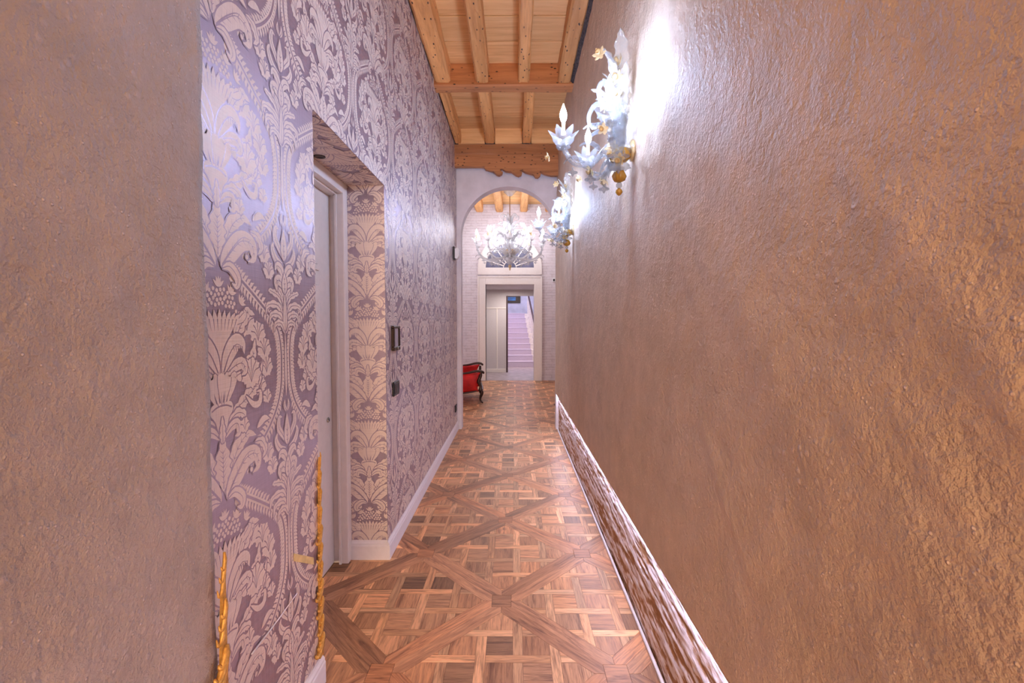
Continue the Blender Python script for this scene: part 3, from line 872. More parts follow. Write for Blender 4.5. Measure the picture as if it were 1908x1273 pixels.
# ------------------------------------------------------------------ ceiling of the corridor
ce = link('ceiling', boxes_mesh('ceiling', [(-1.06, 0.95, Y0, 5.80, 3.70, 3.75)]), M['beam'])
setp(ce, 'old timber ceiling of joists, boards and cross beams', kind='structure')
seams = [Y0, -2.6, -2.2, -1.8, -1.4, -1.0, -0.6, -0.28, 0.05, 0.4, 0.72, 1.08, 1.42, 1.75, 2.08, 2.40, 2.72, 3.0, 3.27, 3.50, 3.81, 4.13, 4.25, 4.58, 4.92, 5.16, 5.47]
for a, b in zip(seams[:-1], seams[1:]):
    bo = box('ceiling_board', (XL, XR + 0.03, a + 0.0035, b - 0.0035, ZB, ZB + 0.03 + rnd.uniform(-.004, .004)), M['board'], ce, 0.003)
    bo.location.z = rnd.uniform(-0.004, 0.002)
def joist(x, w, ya, yb, z0=ZJ, z1=ZB, mat='joist', name='joist', seed=0, par=ce, rough_amp=0.006):
    """rough-hewn timber along Y"""
    n = max(6, int((yb - ya) / 0.05)); V = []; ring = 12
    ch = w * 0.14
    prof2 = [(-w / 2, z1), (-w / 2, (z0 + z1) / 2), (-w / 2, z0 + ch), (-w / 2 + ch, z0), (-w / 6, z0), (w / 6, z0), (w / 2 - ch, z0), (w / 2, z0 + ch), (w / 2, (z0 + z1) / 2), (w / 2, z1)]
    ring = len(prof2)
    for i in range(n + 1):
        y = ya + (yb - ya) * i / n
        for k, (px, pz) in enumerate(prof2):
            d = (float(vnoise(y * 3.5 + seed * 9, k * 0.9 + seed, seed)) - 0.5) * rough_amp * 2 + (float(vnoise(y * 16 + seed, k * 3.1, seed + 1)) - 0.5) * rough_amp * 0.8
            V.append((x + px + d * (1 if px > 0 else -1), y, pz + (d if 0 < k < ring - 1 else 0)))
    Fc = []
    for i in range(n):
        for k in range(ring - 1):
            Fc.append((i * ring + k, i * ring + k + 1, (i + 1) * ring + k + 1, (i + 1) * ring + k))
    Fc.append(tuple(range(ring - 1, -1, -1))); Fc.append(tuple(range(n * ring, (n + 1) * ring)))
    me = mesh(name, V, Fc)
    bm = bmesh.new(); bm.from_mesh(me); bmesh.ops.recalc_face_normals(bm, faces=bm.faces); bm.to_mesh(me); bm.free()
    return link(name, me, M[mat], par)
for k, (x, w) in enumerate(((-0.635, 0.14), (-0.283, 0.115), (0.083, 0.10), (0.445, 0.115))):
    joist(x, w, Y0, 4.12, seed=k)
for k, (x, w) in enumerate(((-0.665, 0.07), (-0.288, 0.115), (0.148, 0.10))):
    joist(x, w, 4.25, 5.48, seed=k + 4)
def xbeam(name, y0, y1, z0, z1, seed, par=ce, mat='beam', x0=XL, x1=XR + 0.03):
    n = 34; V = []; ch = 0.012
    prof2 = [(y0, z1), (y0, (z0 + z1) / 2), (y0, z0 + ch), (y0 + ch, z0), (y1 - ch, z0), (y1, z0 + ch), (y1, z1)]
    r = len(prof2)
    for i in range(n + 1):
        x = x0 + (x1 - x0) * i / n
        for k, (py, pz) in enumerate(prof2):
            d = (float(vnoise(x * 5 + seed * 7, k * 1.3, seed)) - .5) * 0.012
            V.append((x, py + d, pz + (d if 0 < k < r - 1 else 0)))
    Fc = [(i * r + k, i * r + k + 1, (i + 1) * r + k + 1, (i + 1) * r + k) for i in range(n) for k in range(r - 1)]
    Fc += [tuple(range(r)), tuple(range((n + 1) * r - 1, n * r - 1, -1))]
    me = mesh(name, V, Fc)
    bm = bmesh.new(); bm.from_mesh(me); bmesh.ops.recalc_face_normals(bm, faces=bm.faces); bm.to_mesh(me); bm.free()
    return link(name, me, M[mat], par)
xbeam('cross_beam', 4.12, 4.25, ZJ - 0.025, 3.70, 1)
xbeam('lintel_beam', 5.50, 5.66, 3.352, ZJ, 2)
for xa, xb in ((XL + 0.05, -0.35), (-0.228, 0.094), (0.202, XR)):
    box('infill_block', (xa, xb, 5.47, 5.56, ZJ + 0.002, ZB + 0.01), M['board'], ce, 0.004)
# carved fascia with a wave-scroll lower edge
pp = [(160, 165), (400, 165), (418, 190), (455, 200), (490, 206), (515, 235), (540, 243), (566, 230), (572, 212), (556, 206), (546, 192), (566, 184), (600, 205), (650, 211), (690, 240), (715, 249), (742, 238), (748, 216), (734, 206), (722, 200), (742, 194), (780, 215), (850, 235), (868, 259), (890, 263), (912, 246), (918, 226), (904, 218), (912, 208), (945, 228), (985, 240), (1015, 246), (1092, 246)]
YV = 5.49
poly = [((x / 4.896 + 820 - 958) / F * YV, (604 - (y / 4.896 + 280)) / F * YV + 1.33) for x, y in pp]
poly[0] = (XL, poly[0][1]); poly[-1] = (XR + 0.03, poly[-1][1])
poly += [(XR + 0.03, 3.356), (XL, 3.356)]
fa = prism('carved_fascia', poly, 5.515, 5.58, 'y', M['beam'], ce)
# crumbling mortar edge between the right joist and the plaster
n = 90; V = []
for i in range(n + 1):
    y = Y0 + (4.12 - Y0) * i / n
    e = 0.012 * float(vnoise(y * 14, 3, 1)); g = 0.016 * float(vnoise(y * 9, 8, 2))
    V += [(0.500 - g, y, ZB), (0.498 - g, y, ZJ + 0.012 + e), (0.516, y, ZJ - 0.012 + e), (0.535, y, ZJ - 0.006 - g), (0.54, y, ZB)]
Fc = [(i * 5 + k, i * 5 + k + 1, i * 5 + k + 6, i * 5 + k + 5) for i in range(n) for k in range(4)]
link('mortar_edge', mesh('mortar_edge', V, Fc), M['crumb'], ce)

# ------------------------------------------------------------------ arch wall
AC, AR, AS = -0.067, 0.595, 2.431
YA0, YA1 = 5.68, 5.84
arc = [(AC + AR * math.cos(t), AS + AR * math.sin(t)) for t in np.linspace(0, PI, 40)]
aw_parts = []
V, Fc = [], []
def addprism(poly, y0, y1):
    n = len(poly); b = len(V)
    V.extend([(x, y0, z) for x, z in poly]); V.extend([(x, y1, z) for x, z in poly])
    Fc.append(tuple(range(b, b + n))); Fc.append(tuple(range(b + 2 * n - 1, b + n - 1, -1)))
    for i in range(n):
        j = (i + 1) % n; Fc.append((b + i, b + i + n, b + j + n, b + j))
addprism([(-2.5, -0.02), (AC - AR, -0.02), (AC - AR, AS), (-2.5, AS)], YA0, YA1)
addprism([(AC + AR, -0.02), (2.5, -0.02), (2.5, AS), (AC + AR, AS)], YA0 + 0.0, YA1)
for i in range(len(arc) - 1):
    (xa, za), (xb, zb) = arc[i], arc[i + 1]
    addprism([(xb, zb), (xa, za), (xa, 4.3), (xb, 4.3)], YA0, YA1)
addprism([(-2.5, AS), (AC - AR, AS), (AC - AR, 4.3), (-2.5, 4.3)], YA0, YA1)
addprism([(AC + AR, AS), (2.5, AS), (2.5, 4.3), (AC + AR, 4.3)], YA0, YA1)
me = mesh('wall_arch', V, Fc)
bm = bmesh.new(); bm.from_mesh(me); bmesh.ops.recalc_face_normals(bm, faces=bm.faces); bm.to_mesh(me); bm.free()
wa = link('wall_arch', me, M['plaster_w']); setp(wa, 'pale lime-plastered wall with a round arch closing the corridor', kind='structure')

# ------------------------------------------------------------------ room behind the arch
PXM = F / YF
def fx(px): return (px - 958) / PXM
def fz(py): return (604 - py) / PXM + 1.33
DX0, DX1, DZ = fx(905), fx(995), fz(531)
FC = fx(950); FS = 2.63; FR = 0.56
V, Fc = [], []
addprism([(-2.5, -0.02), (DX0, -0.02), (DX0, DZ), (-2.5, DZ)], YF, YF + 0.22)
addprism([(DX1, -0.02), (2.5, -0.02), (2.5, DZ), (DX1, DZ)], YF, YF + 0.22)
addprism([(-2.5, DZ), (2.5, DZ), (2.5, FS), (-2.5, FS)], YF, YF + 0.22)
fan_arc = [(FC + FR * math.cos(t), FS + FR * math.sin(t)) for t in np.linspace(0, PI, 25)]
for i in range(24):
    (xa, za), (xb, zb) = fan_arc[i], fan_arc[i + 1]
    addprism([(xb, zb), (xa, za), (xa, 4.3), (xb, 4.3)], YF, YF + 0.22)
addprism([(-2.5, FS), (FC - FR, FS), (FC - FR, 4.3), (-2.5, 4.3)], YF, YF + 0.22)
addprism([(FC + FR, FS), (2.5, FS), (2.5, 4.3), (FC + FR, 4.3)], YF, YF + 0.22)
me = mesh('wall_far', V, Fc)
bm = bmesh.new(); bm.from_mesh(me); bmesh.ops.recalc_face_normals(bm, faces=bm.faces); bm.to_mesh(me); bm.free()
wf = link('wall_far', me, M['brick']); setp(wf, 'whitewashed brick wall at the far end around the doorway', kind='structure')
for nm, b in (('wall_room_left', (-2.6, -2.5, 5.68, YF + 0.2, -0.02, 4.3)), ('wall_room_right', (2.5, 2.6, 5.68, YF + 0.2, -0.02, 4.3))):
    o = box(nm, b, M['plaster_w']); setp(o, 'pale plaster side wall of the room behind the arch', kind='structure')
cr = box('ceiling_room', (-2.5, 2.5, YA1, YF, 4.13, 4.28), M['beam']); setp(cr, 'timber ceiling of the room behind the arch', kind='structure')
for i in range(24):
    a = YA1 + i * (YF - YA1) / 24; b = YA1 + (i + 1) * (YF - YA1) / 24
    box('ceiling_board', (-2.5, 2.5, a + 0.006, b - 0.006, 4.09, 4.13), M['board'], cr)
for k, x in enumerate((-1.75, -1.27, -0.80, -0.34, 0.22, 0.80, 1.3, 1.8)):
    joist(x, 0.17, YA1, YF, 3.91, 4.09, 'joist', 'ceiling_beam', k, cr, 0.004)
# far doorway casing
d2 = empty('door_2', ((DX0 + DX1) / 2, YF, 0)); setp(d2, 'open doorway with wide cream casing at the far end', kind='structure')
def c2(name, x0, x1, y0, y1, z0, z1, bev=0.004):
    o = box(name, (x0 - d2.location.x, x1 - d2.location.x, y0 - YF, y1 - YF, z0, z1), M['white'], d2, bev, 2); return o
OX0, OX1, OZ = fx(891), fx(1009), fz(517)
c2('casing_jamb', OX0, DX0, YF - 0.035, YF + 0.0, 0, OZ)
c2('casing_jamb', DX1, OX1, YF - 0.035, YF + 0.0, 0, OZ)
c2('casing_head', DX0, DX1, YF - 0.035, YF + 0.0, DZ, OZ)
c2('casing_bead', OX0 - 0.012, OX0 + 0.022, YF - 0.05, YF, 0, OZ + 0.012)
c2('casing_bead', OX1 - 0.022, OX1 + 0.012, YF - 0.05, YF, 0, OZ + 0.012)
c2('casing_bead', OX0 + 0.022, OX1 - 0.022, YF - 0.05, YF, OZ - 0.022, OZ + 0.012)
c2('jamb_lining', DX0 - 0.01, DX0, YF, YF + 0.22, 0, DZ, 0); c2('jamb_lining', DX1, DX1 + 0.01, YF, YF + 0.22, 0, DZ, 0)
# fanlight
w1 = empty('window_1', (FC, YF, FS)); setp(w1, 'half-round fanlight with radiating glazing bars over the far door', kind='structure')
ro = 0.74
out = [(-ro, fz(513) - FS)] + [(ro * math.cos(t), ro * math.sin(t)) for t in np.linspace(PI, 0, 33)] + [(ro, fz(513) - FS)]
inn_ = [(FR * math.cos(t), FR * math.sin(t)) for t in np.linspace(PI, 0, 33)]
V, Fc = [], []
rs = [(ro * math.cos(t), ro * math.sin(t)) for t in np.linspace(PI, 0, 33)]
for i in range(32):
    addprism([rs[i], rs[i + 1], inn_[i + 1], inn_[i]], -0.04, 0.0)
addprism([(-ro, fz(513) - FS), (ro, fz(513) - FS), (ro, 0.0), (-ro, 0.0)], -0.045, 0.0)
me = mesh('window_frame', V, Fc); bm = bmesh.new(); bm.from_mesh(me); bmesh.ops.remove_doubles(bm, verts=bm.verts, dist=1e-5); bmesh.ops.recalc_face_normals(bm, faces=bm.faces); bm.to_mesh(me); bm.free()
link('window_frame', me, M['white'], w1)
NB = 10; r0 = 0.15
for k in range(NB):
    t0, t1 = PI * k / NB, PI * (k + 1) / NB
    ps = [(r0 * math.cos(t), r0 * math.sin(t)) for t in np.linspace(t0, t1, 4)] + [(FR * math.cos(t), FR * math.sin(t)) for t in np.linspace(t1, t0, 5)]
    prism('pane', ps, 0.03, 0.036, 'y', M['fanpane'], w1)
    if k:
        dx, dz = math.cos(t0), math.sin(t0); h = 0.012
        prism('glazing_bar', [(r0 * dx - dz * h, r0 * dz + dx * h), (r0 * dx + dz * h, r0 * dz - dx * h), (FR * dx + dz * h, FR * dz - dx * h), (FR * dx - dz * h, FR * dz + dx * h)], 0.005, 0.045, 'y', M['white'], w1)
prism('pane', [(r0 * math.cos(t), r0 * math.sin(t)) for t in np.linspace(0, PI, 13)], 0.03, 0.036, 'y', M['fanpane'], w1)
link('glazing_ring', tube_mesh('glazing_ring', [(r0 * math.cos(t), 0.02, r0 * math.sin(t)) for t in np.linspace(0, PI, 15)], 0.012, 6), M['white'], w1)

# ------------------------------------------------------------------ passage and stairwell
fh = box('floor_hall', (-1.6, 1.6, YF + 0.02, 18.2, -0.06, 0.0), M['tile']); setp(fh, 'lilac-grey stone floor of the passage behind the far door', kind='structure')
for nm, b, lab in (('wall_passage_left', (-1.7, -1.6, YF + 0.22, 12.4, 0, 2.4), 'side wall of the passage'), ('wall_passage_right', (1.6, 1.7, YF + 0.22, 12.4, 0, 2.4), 'opposite side wall of the passage')):
    o = box(nm, b, M['hall']); setp(o, lab, kind='structure')
o = box('ceiling_passage', (-1.6, 1.6, YF + 0.22, 12.4, 2.26, 2.4), M['plaster_w']); setp(o, 'low plaster ceiling of the passage', kind='structure')
HX = -0.185
wh = link('wall_hall', boxes_mesh('wall_hall', [(-1.6, HX - 0.03, 12.4, 12.5, 0, 2.26), (HX - 0.03, 1.6, 12.4, 12.5, 2.09, 2.26), (0.95, 1.6, 12.4, 12.5, 0, 2.09)]), M['hall'])
setp(wh, 'grey panelled wall beside the opening to the staircase', kind='structure')
box('dado_rail', (-1.6, HX - 0.04, 12.385, 12.4, 1.74, 1.775), M['white'], wh, 0.004)
box('skirting', (-1.6, HX - 0.04, 12.38, 12.4, 0, 0.1), M['white'], wh, 0.004)
box('panel_stile', (HX - 0.30, HX - 0.265, 12.39, 12.4, 0.1, 1.74), M['white'], wh, 0.003)
box('opening_jamb', (HX - 0.03, HX + 0.012, 12.38, 12.52, 0, 2.09), M['maroon'], wh, 0.004)
for nm, b, lab in (('wall_stairwell_left', (-1.0, -0.9, 12.5, 18.2, 0, 4.7), 'left wall of the stairwell'), ('wall_stairwell_right', (1.5, 1.6, 12.5, 18.2, 0, 4.7), 'right wall of the stairwell'),
                   ('wall_stairwell_back', (-0.9, 1.5, 18.1, 18.2, 0, 4.7), 'lilac back wall above the top of the stairs'), ('ceiling_stairwell', (-1.0, 1.6, 12.5, 18.2, 4.7, 4.8), 'ceiling of the stairwell')):
    o = box(nm, b, M['slateblue']); setp(o, lab, kind='structure')
st = empty('staircase', (0, 13.85, 0), math.radians(5.0)); setp(st, 'carpeted lilac staircase rising behind the far doorway', 'staircase')
for k in range(10):
    z0, z1 = 0, 0.17 * (k + 1); y0 = 0.28 * k
    s = box('step', (-0.62, 0.95, y0, y0 + 0.28 if k < 9 else y0 + 1.2, 0.17 * k, z1), M['stone'], st)
    n = tube_mesh('carpet', [(-0.60, 0, 0), (0.585, 0, 0)], 0.001)
    cp = prism('stair_carpet', [(y0 - 0.022, 0.17 * k + 0.001), (y0 - 0.022, z1 - 0.02), (y0 - 0.03, z1 - 0.012), (y0 - 0.03, z1 + 0.006), (y0 - 0.022, z1 + 0.012), (y0 + 0.28, z1 + 0.012), (y0 + 0.28, z1), (y0 - 0.002, z1), (y0 - 0.002, 0.17 * k + 0.001)], -0.60, 0.60, 'x', M['carpet'], s)
bpy.data.meshes.remove(bpy.data.meshes['carpet']) if 'carpet' in bpy.data.meshes and bpy.data.meshes['carpet'].users == 0 else None
for k in range(10):
    y = 0.28 * k + 0.13; z = 0.17 * (k + 1)
    b = link('baluster', lathe_mesh('baluster', [(0.018, 0), (0.018, 0.06), (0.011, 0.1), (0.018, 0.3), (0.026, 0.4), (0.013, 0.52), (0.016, 0.8)], 8), M['stone'], st); b.location = (0.72, y, z)
link('handrail', tube_mesh('handrail', [(0.72, -0.1, 0.91), (0.72, 0.13, 0.98), (0.72, 2.65, 2.51), (0.72, 2.9, 2.56)], 0.03, 8, 24), M['maroon'], st)
pw = empty('landing_window', (-0.02, 18.09, 2.28)); setp(pw, 'small dark window with a blue pane above the top of the stairs', 'window')
box('window_surround', (-0.45, 0.27, -0.03, 0.0, -0.13, 0.16), M['black'], pw, 0.004)
box('blue_pane', (-0.33, 0.08, -0.036, -0.03, -0.03, 0.11), M['bluepane'], pw)

# ------------------------------------------------------------------ glassware
def leaf_mesh(name, Ln, Wd, bend, nu=13, nv=7, teeth=5, ribs=5, curl=0.0, blunt=False):
    V, Fc = [], []
    for i in range(nu):
        t = i / (nu - 1)
        w = Wd * (math.sin(PI * min(1, 0.06 + 0.94 * t) ** 0.7) ** 0.8) * (0.80 + 0.20 * abs(math.cos(PI * teeth * t)))
        if blunt: w = Wd * min(1.0, 0.25 + 2.2 * t) * max(0.0, 1 - t ** 5) ** 0.5 * (0.55 + 0.45 * abs(math.cos(PI * teeth * t)))
        a = bend * t + curl * t ** 3
        # integrate bend
        s = np.linspace(0, t, 8); ang = bend * s + curl * s ** 3
        x = Ln * np.trapezoid(np.sin(ang), s) if hasattr(np, 'trapezoid') else Ln * np.trapz(np.sin(ang), s)
        z = Ln * np.trapezoid(np.cos(ang), s) if hasattr(np, 'trapezoid') else Ln * np.trapz(np.cos(ang), s)
        for j in range(nv):
            u = j / (nv - 1) * 2 - 1
            lift = 0.10 * Wd * abs(u) + 0.05 * Wd * math.sin(ribs * PI * (t * 2.2 + abs(u)))
            V.append((x - lift * math.cos(a), u * w, z + lift * math.sin(a) - 0.25 * Wd * abs(u)))
    for i in range(nu - 1):
        for j in range(nv - 1):
            Fc.append((i * nv + j, i * nv + j + 1, (i + 1) * nv + j + 1, (i + 1) * nv + j))
    me = mesh(name, V, Fc); me.polygons.foreach_set('use_smooth', [True] * len(me.polygons))
    return me
def solid(o, t=0.004):
    m = o.modifiers.new('thickness', 'SOLIDIFY'); m.thickness = t; m.offset = 0
    return o
def flower_mesh(name, r, petals=6, depth=0.35):
    V, Fc = [(0, 0, 0)], []
    n = petals * 4
    for ring, (rr, zz) in enumerate(((0.35, 0.30), (0.7, 0.42), (1.0, 0.38))):
        for i in range(n):
            a = 2 * PI * i / n
            k = 1.0 if ring == 0 else (0.55 + 0.45 * abs(math.cos(petals * a / 2)) ** (0.7 if ring == 1 else 1.6))
            V.append((r * rr * k * math.cos(a), r * rr * k * math.sin(a), depth * r * zz * 2 + (0.12 * r if ring == 2 else 0) * math.cos(petals * a)))
    for i in range(n): Fc.append((0, 1 + i, 1 + (i + 1) % n))
    for g in range(2):
        for i in range(n):
            a, b = 1 + g * n + i, 1 + g * n + (i + 1) % n
            Fc.append((a, a + n, b + n, b))
    me = mesh(name, V, Fc); me.polygons.foreach_set('use_smooth', [True] * len(me.polygons))
    return me
def cup_mesh(name, r, h, petals=6):
    V, Fc = [], []
    n = petals * 4
    prof_ = [(0.18, 0.0), (0.55, 0.12), (0.80, 0.42), (0.85, 0.62), (1.08, 1.0)]
    for g, (rr, zz) in enumerate(prof_):
        for i in range(n):
            a = 2 * PI * i / n
            c = math.cos(petals * a)
            k = 1 + (0.10 + 0.16 * (g == 4)) * c * (g >= 2)
            z = zz + (0.22 * c if g == 4 else (0.06 * c if g == 3 else 0))
            V.append((r * rr * k * math.cos(a), r * rr * k * math.sin(a), h * z))
    for g in range(len(prof_) - 1):
        for i in range(n):
            j = (i + 1) % n
            Fc.append((g * n + i, g * n + j, (g + 1) * n + j, (g + 1) * n + i))
    Fc.append(tuple(range(n - 1, -1, -1)))
    me = mesh(name, V, Fc); me.polygons.foreach_set('use_smooth', [True] * len(me.polygons))
    return me
GM = {}
GM['bulb'] = lathe_mesh('bulb', [(0.0001, 0.074), (0.004, 0.064), (0.0105, 0.046), (0.0155, 0.028), (0.0150, 0.014), (0.010, 0.0)], 8)
GM['cup'] = cup_mesh('candle_cup', 0.052, 0.062)
GM['tube'] = lathe_mesh('candle_tube', [(0.0105, -0.06), (0.0115, -0.05), (0.0085, -0.045), (0.0085, 0.0)], 10)
GM['saucer'] = lathe_mesh('saucer', [(0.010, -0.012), (0.028, -0.004), (0.030, 0.004), (0.012, 0.006)], 16, 8, 0.10)
GM['drop'] = lathe_mesh('drop', [(0.0001, 0.0), (0.004, -0.006), (0.003, -0.014), (0.010, -0.024), (0.026, -0.029), (0.026, -0.033), (0.008, -0.038), (0.006, -0.045), (0.0001, -0.052)], 12)
GM['fl'] = flower_mesh('flower', 0.034)
GM['fls'] = flower_mesh('small_flower', 0.024, 5)
GM['flc'] = lathe_mesh('flower_centre', [(0.0001, 0.004), (0.006, 0.008), (0.010, 0.020), (0.013, 0.028), (0.006, 0.026), (0.0001, 0.020)], 10)
GM['plume'] = leaf_mesh('plume', 0.48, 0.046, 0.10, 34, 9, 9, 9, 0.75, True)
GM['plume2'] = leaf_mesh('leaf', 0.33, 0.038, 0.65, 24, 7, 7, 7, 0.9, True)
GM['leaf'] = leaf_mesh('leaf', 0.22, 0.034, 1.5, 16, 7, 5, 5, 0.7)
GM['leafs'] = leaf_mesh('small_leaf', 0.12, 0.024, 1.6, 11, 5, 4, 4, 0.6)

def gpart(name, me, mat, parent, loc, rot=(0, 0, 0), scale=1.0, thick=None):
    o = bpy.data.objects.new(name, me); COL.objects.link(o)
    if len(me.materials) == 0: me.materials.append(M[mat])
    if me.materials[0] != M[mat]:
        o.material_slots[0].link = 'OBJECT'; o.material_slots[0].material = M[mat]
    o.parent = parent; o.location = loc; o.rotation_euler = rot
    o.scale = (scale,) * 3 if np.isscalar(scale) else scale
    return o
def aim(d):  # euler taking +Z to direction d
    return Vector(d).to_track_quat('Z', 'Y').to_euler()
def gflower(parent, loc, d, small=False, s=1.0, mat='cream'):
    f = gpart('flower', GM['fls' if small else 'fl'], mat, parent, loc, aim(d), s)
    gpart('flower_centre', GM['flc'], 'cream' if mat == 'cream' else mat, f, (0, 0, 0), (0, 0, 0), 0.75 if small else 1.0)
    return f
def arm_assembly(root, ang, reach, ztop, sag, bulbmat, gmat='glass', s=1.0, path=None):
    ca, sa = math.cos(ang), math.sin(ang)
    P = lambda r, z: (r * ca, r * sa, z)
    key = ('arm', round(reach, 3), round(ztop, 3), round(sag, 3))
    if key not in GM:
        GM[key] = tube_mesh('arm', path or [(0.03, 0, 0.0), (reach * 0.30, 0, 0.045 * s), (reach * 0.55, 0, sag), (reach * 0.82, 0, sag * 1.25), (reach * 0.985, 0, ztop * 0.15), (reach, 0, ztop - 0.10 * s)], lambda t: (0.0115 - 0.003 * t) * s, 8, 46, 23, 0.30)
    gpart('arm', GM[key], gmat, root, (0, 0, 0), (0, 0, ang))
    c = gpart('candle_cup', GM['cup'], gmat, root, P(reach, ztop - 0.115 * s), (0, 0, ang), s)
    gpart('saucer', GM['saucer'], gmat, c, (0, 0, 0.0))
    t = gpart('candle_tube', GM['tube'], 'cream', root, P(reach, ztop), (0, 0, 0), s)
    b = gpart('bulb', GM['bulb'], bulbmat, root, P(reach, ztop), (0, 0, 0), s)
    return P

def make_sconce(name, loc, label, s=1.0):
    root = empty(name, loc, PI); setp(root, label, 'wall lamp', 'glass wall sconces')
    gpart('backplate', lathe_mesh('backplate', [(0.0001, 0.020), (0.024, 0.018), (0.040, 0.010), (0.046, 0.0), (0.040, -0.003)], 22, 11, 0.05), 'cream', root, (-0.005, 0, 0.02), (0, PI / 2, 0))
    gpart('bowl', lathe_mesh('bowl', [(0.012, -0.035), (0.034, -0.028), (0.050, -0.008), (0.054, 0.014), (0.047, 0.020), (0.030, 0.016)], 22, 11, 0.05), 'amber', root, (0.052, 0, 0.0))
    gpart('stem', lathe_mesh('stem', [(0.016, 0.0), (0.022, 0.04), (0.012, 0.07), (0.022, 0.10), (0.028, 0.14), (0.014, 0.18), (0.018, 0.22), (0.010, 0.26)], 14, 7, 0.08), 'glass', root, (0.050, 0, 0.015))
    gpart('ruffle', lathe_mesh('ruffle', [(0.012, 0.0), (0.034, -0.006), (0.048, -0.022), (0.030, -0.026), (0.014, -0.03)], 24, 8, 0.14), 'glass', root, (0.052, 0, -0.035))
    gpart('amber_ball', lathe_mesh('amber_ball', [(0.0001, 0.030), (0.020, 0.022), (0.030, 0.0), (0.024, -0.018), (0.010, -0.026)], 24, 8, 0.12), 'amber', root, (0.052, 0, -0.092))
    gpart('clear_bead', lathe_mesh('clear_bead', [(0.004, 0.016), (0.013, 0.006), (0.014, -0.004), (0.005, -0.014)], 12), 'glass', root, (0.052, 0, -0.132))
    gpart('finial', lathe_mesh('finial', [(0.004, 0.014), (0.013, 0.006), (0.016, -0.004), (0.010, -0.014), (0.0001, -0.020)], 12), 'amber', root, (0.052, 0, -0.158))
    for ang, reach in ((0.0, 0.300), (1.01, 0.275), (-1.01, 0.285)):
        P = arm_assembly(root, ang, reach, 0.150, -0.030, 'bulb')
        gflower(root, P(reach * 0.58, -0.062), P(0.7, -0.55), s=0.9)
        gpart('drop', GM['drop'], 'glass', root, P(reach * 0.60, -0.075), (0, 0, 0))
        gpart('drop', GM['drop'], 'glass', root, P(reach * 0.86, -0.050), (0, 0, 0), 0.85)
        gpart('drop', GM['drop'], 'glass', root, P(reach * 0.33, -0.005), (0, 0, 0), 0.9)
        gflower(root, P(reach + 0.060, -0.005), P(1, -0.35), True)
        solid(gpart('small_leaf', GM['leafs'], 'glass', root, P(reach * 0.45, 0.01), (0, 0.3, ang)))
        solid(gpart('small_leaf', GM['leafs'], 'glass', root, P(reach * 0.70, -0.03), (0, 0.7, ang), 0.9))
        solid(gpart('small_leaf', GM['leafs'], 'glass', root, P(reach * 0.55, -0.03), (0, 2.3, ang), 0.8))
    # tall plumes against the wall, leaves fanned round
    for rz, tilt, sc_ in ((0.0, -0.02, 0.90), (1.25, -0.05, 0.97), (-1.25, -0.05, 0.86), (0.7, 0.05, 0.74), (-0.7, 0.05, 0.74), (1.5, 0.14, 0.66), (-1.5, 0.14, 0.66)):
        solid(gpart('plume', GM['plume'], 'pglass', root, (0.044, 0, 0.06), (0, tilt, rz), sc_), 0.003)
    for a in (-1.5, -0.75, 0.0, 0.75, 1.5):
        solid(gpart('leaf', GM['plume2'], 'pglass', root, (0.048, 0, 0.07), (0, 0.0, a), 0.85), 0.003)
    for a in (-1.5, -0.75, 0.0, 0.75, 1.5):
        solid(gpart('leaf', GM['leaf'], 'glass', root, (0.055, 0, 0.03), (0, 0.15, a)), 0.003)
    for a in (-1.2, -0.4, 0.4, 1.2):
        solid(gpart('small_leaf', GM['leafs'], 'glass', root, (0.055, 0, -0.02), (0, 1.2, a)), 0.003)
    # scrolls and flowers on stems
    for sy in (1, -1):
        gpart('scroll', tube_mesh('scroll', [(0.055, 0.01 * sy, 0.14), (0.085, 0.05 * sy, 0.22), (0.135, 0.09 * sy, 0.265), (0.165, 0.12 * sy, 0.235), (0.165, 0.125 * sy, 0.19), (0.140, 0.11 * sy, 0.165), (0.125, 0.10 * sy, 0.185)], lambda t: 0.0135 - 0.008 * t, 8, 34, 17, 0.2), 'glass', root, (0, 0, 0))
    for (x, y, z, d) in ((0.150, 0.05, 0.405, (0.6, 0.9, 0.1)), (0.075, 0.06, 0.30, (0.8, 0.8, 0.0)), (0.075, 0.055, 0.235, (0.8, 0.8, -0.1)), (0.075, -0.07, 0.31, (0.8, -0.8, 0.0)), (0.105, -0.03, 0.22, (1, -0.2, 0)), (0.12, 0.10, 0.08, (0.8, 0.7, 0)), (0.055, 0.01, 0.40, (0.9, 0.3, 0.1)), (0.10, 0.08, 0.0, (0.7, 0.9, 0.2))):
        st_ = gpart('flower_stem', tube_mesh('flower_stem', [(0.045, 0, z * 0.45), (0.055, y * 0.4, z * 0.85), (x * 0.8, y * 0.8, z + 0.012), (x, y, z)], 0.0028, 6, 14), 'glass', root, (0, 0, 0))
        gflower(root, (x, y, z), d, s=0.95)
    return root
s1 = make_sconce('wall_sconce', (XR - 0.008, 2.04, 2.075), 'large gilded clear glass sconce with three lit candles, nearest on the right wall')
s2 = make_sconce('wall_sconce', (XR - 0.008, 4.04, 2.135), 'smaller-looking farther glass sconce on the right wall beside the chandelier')

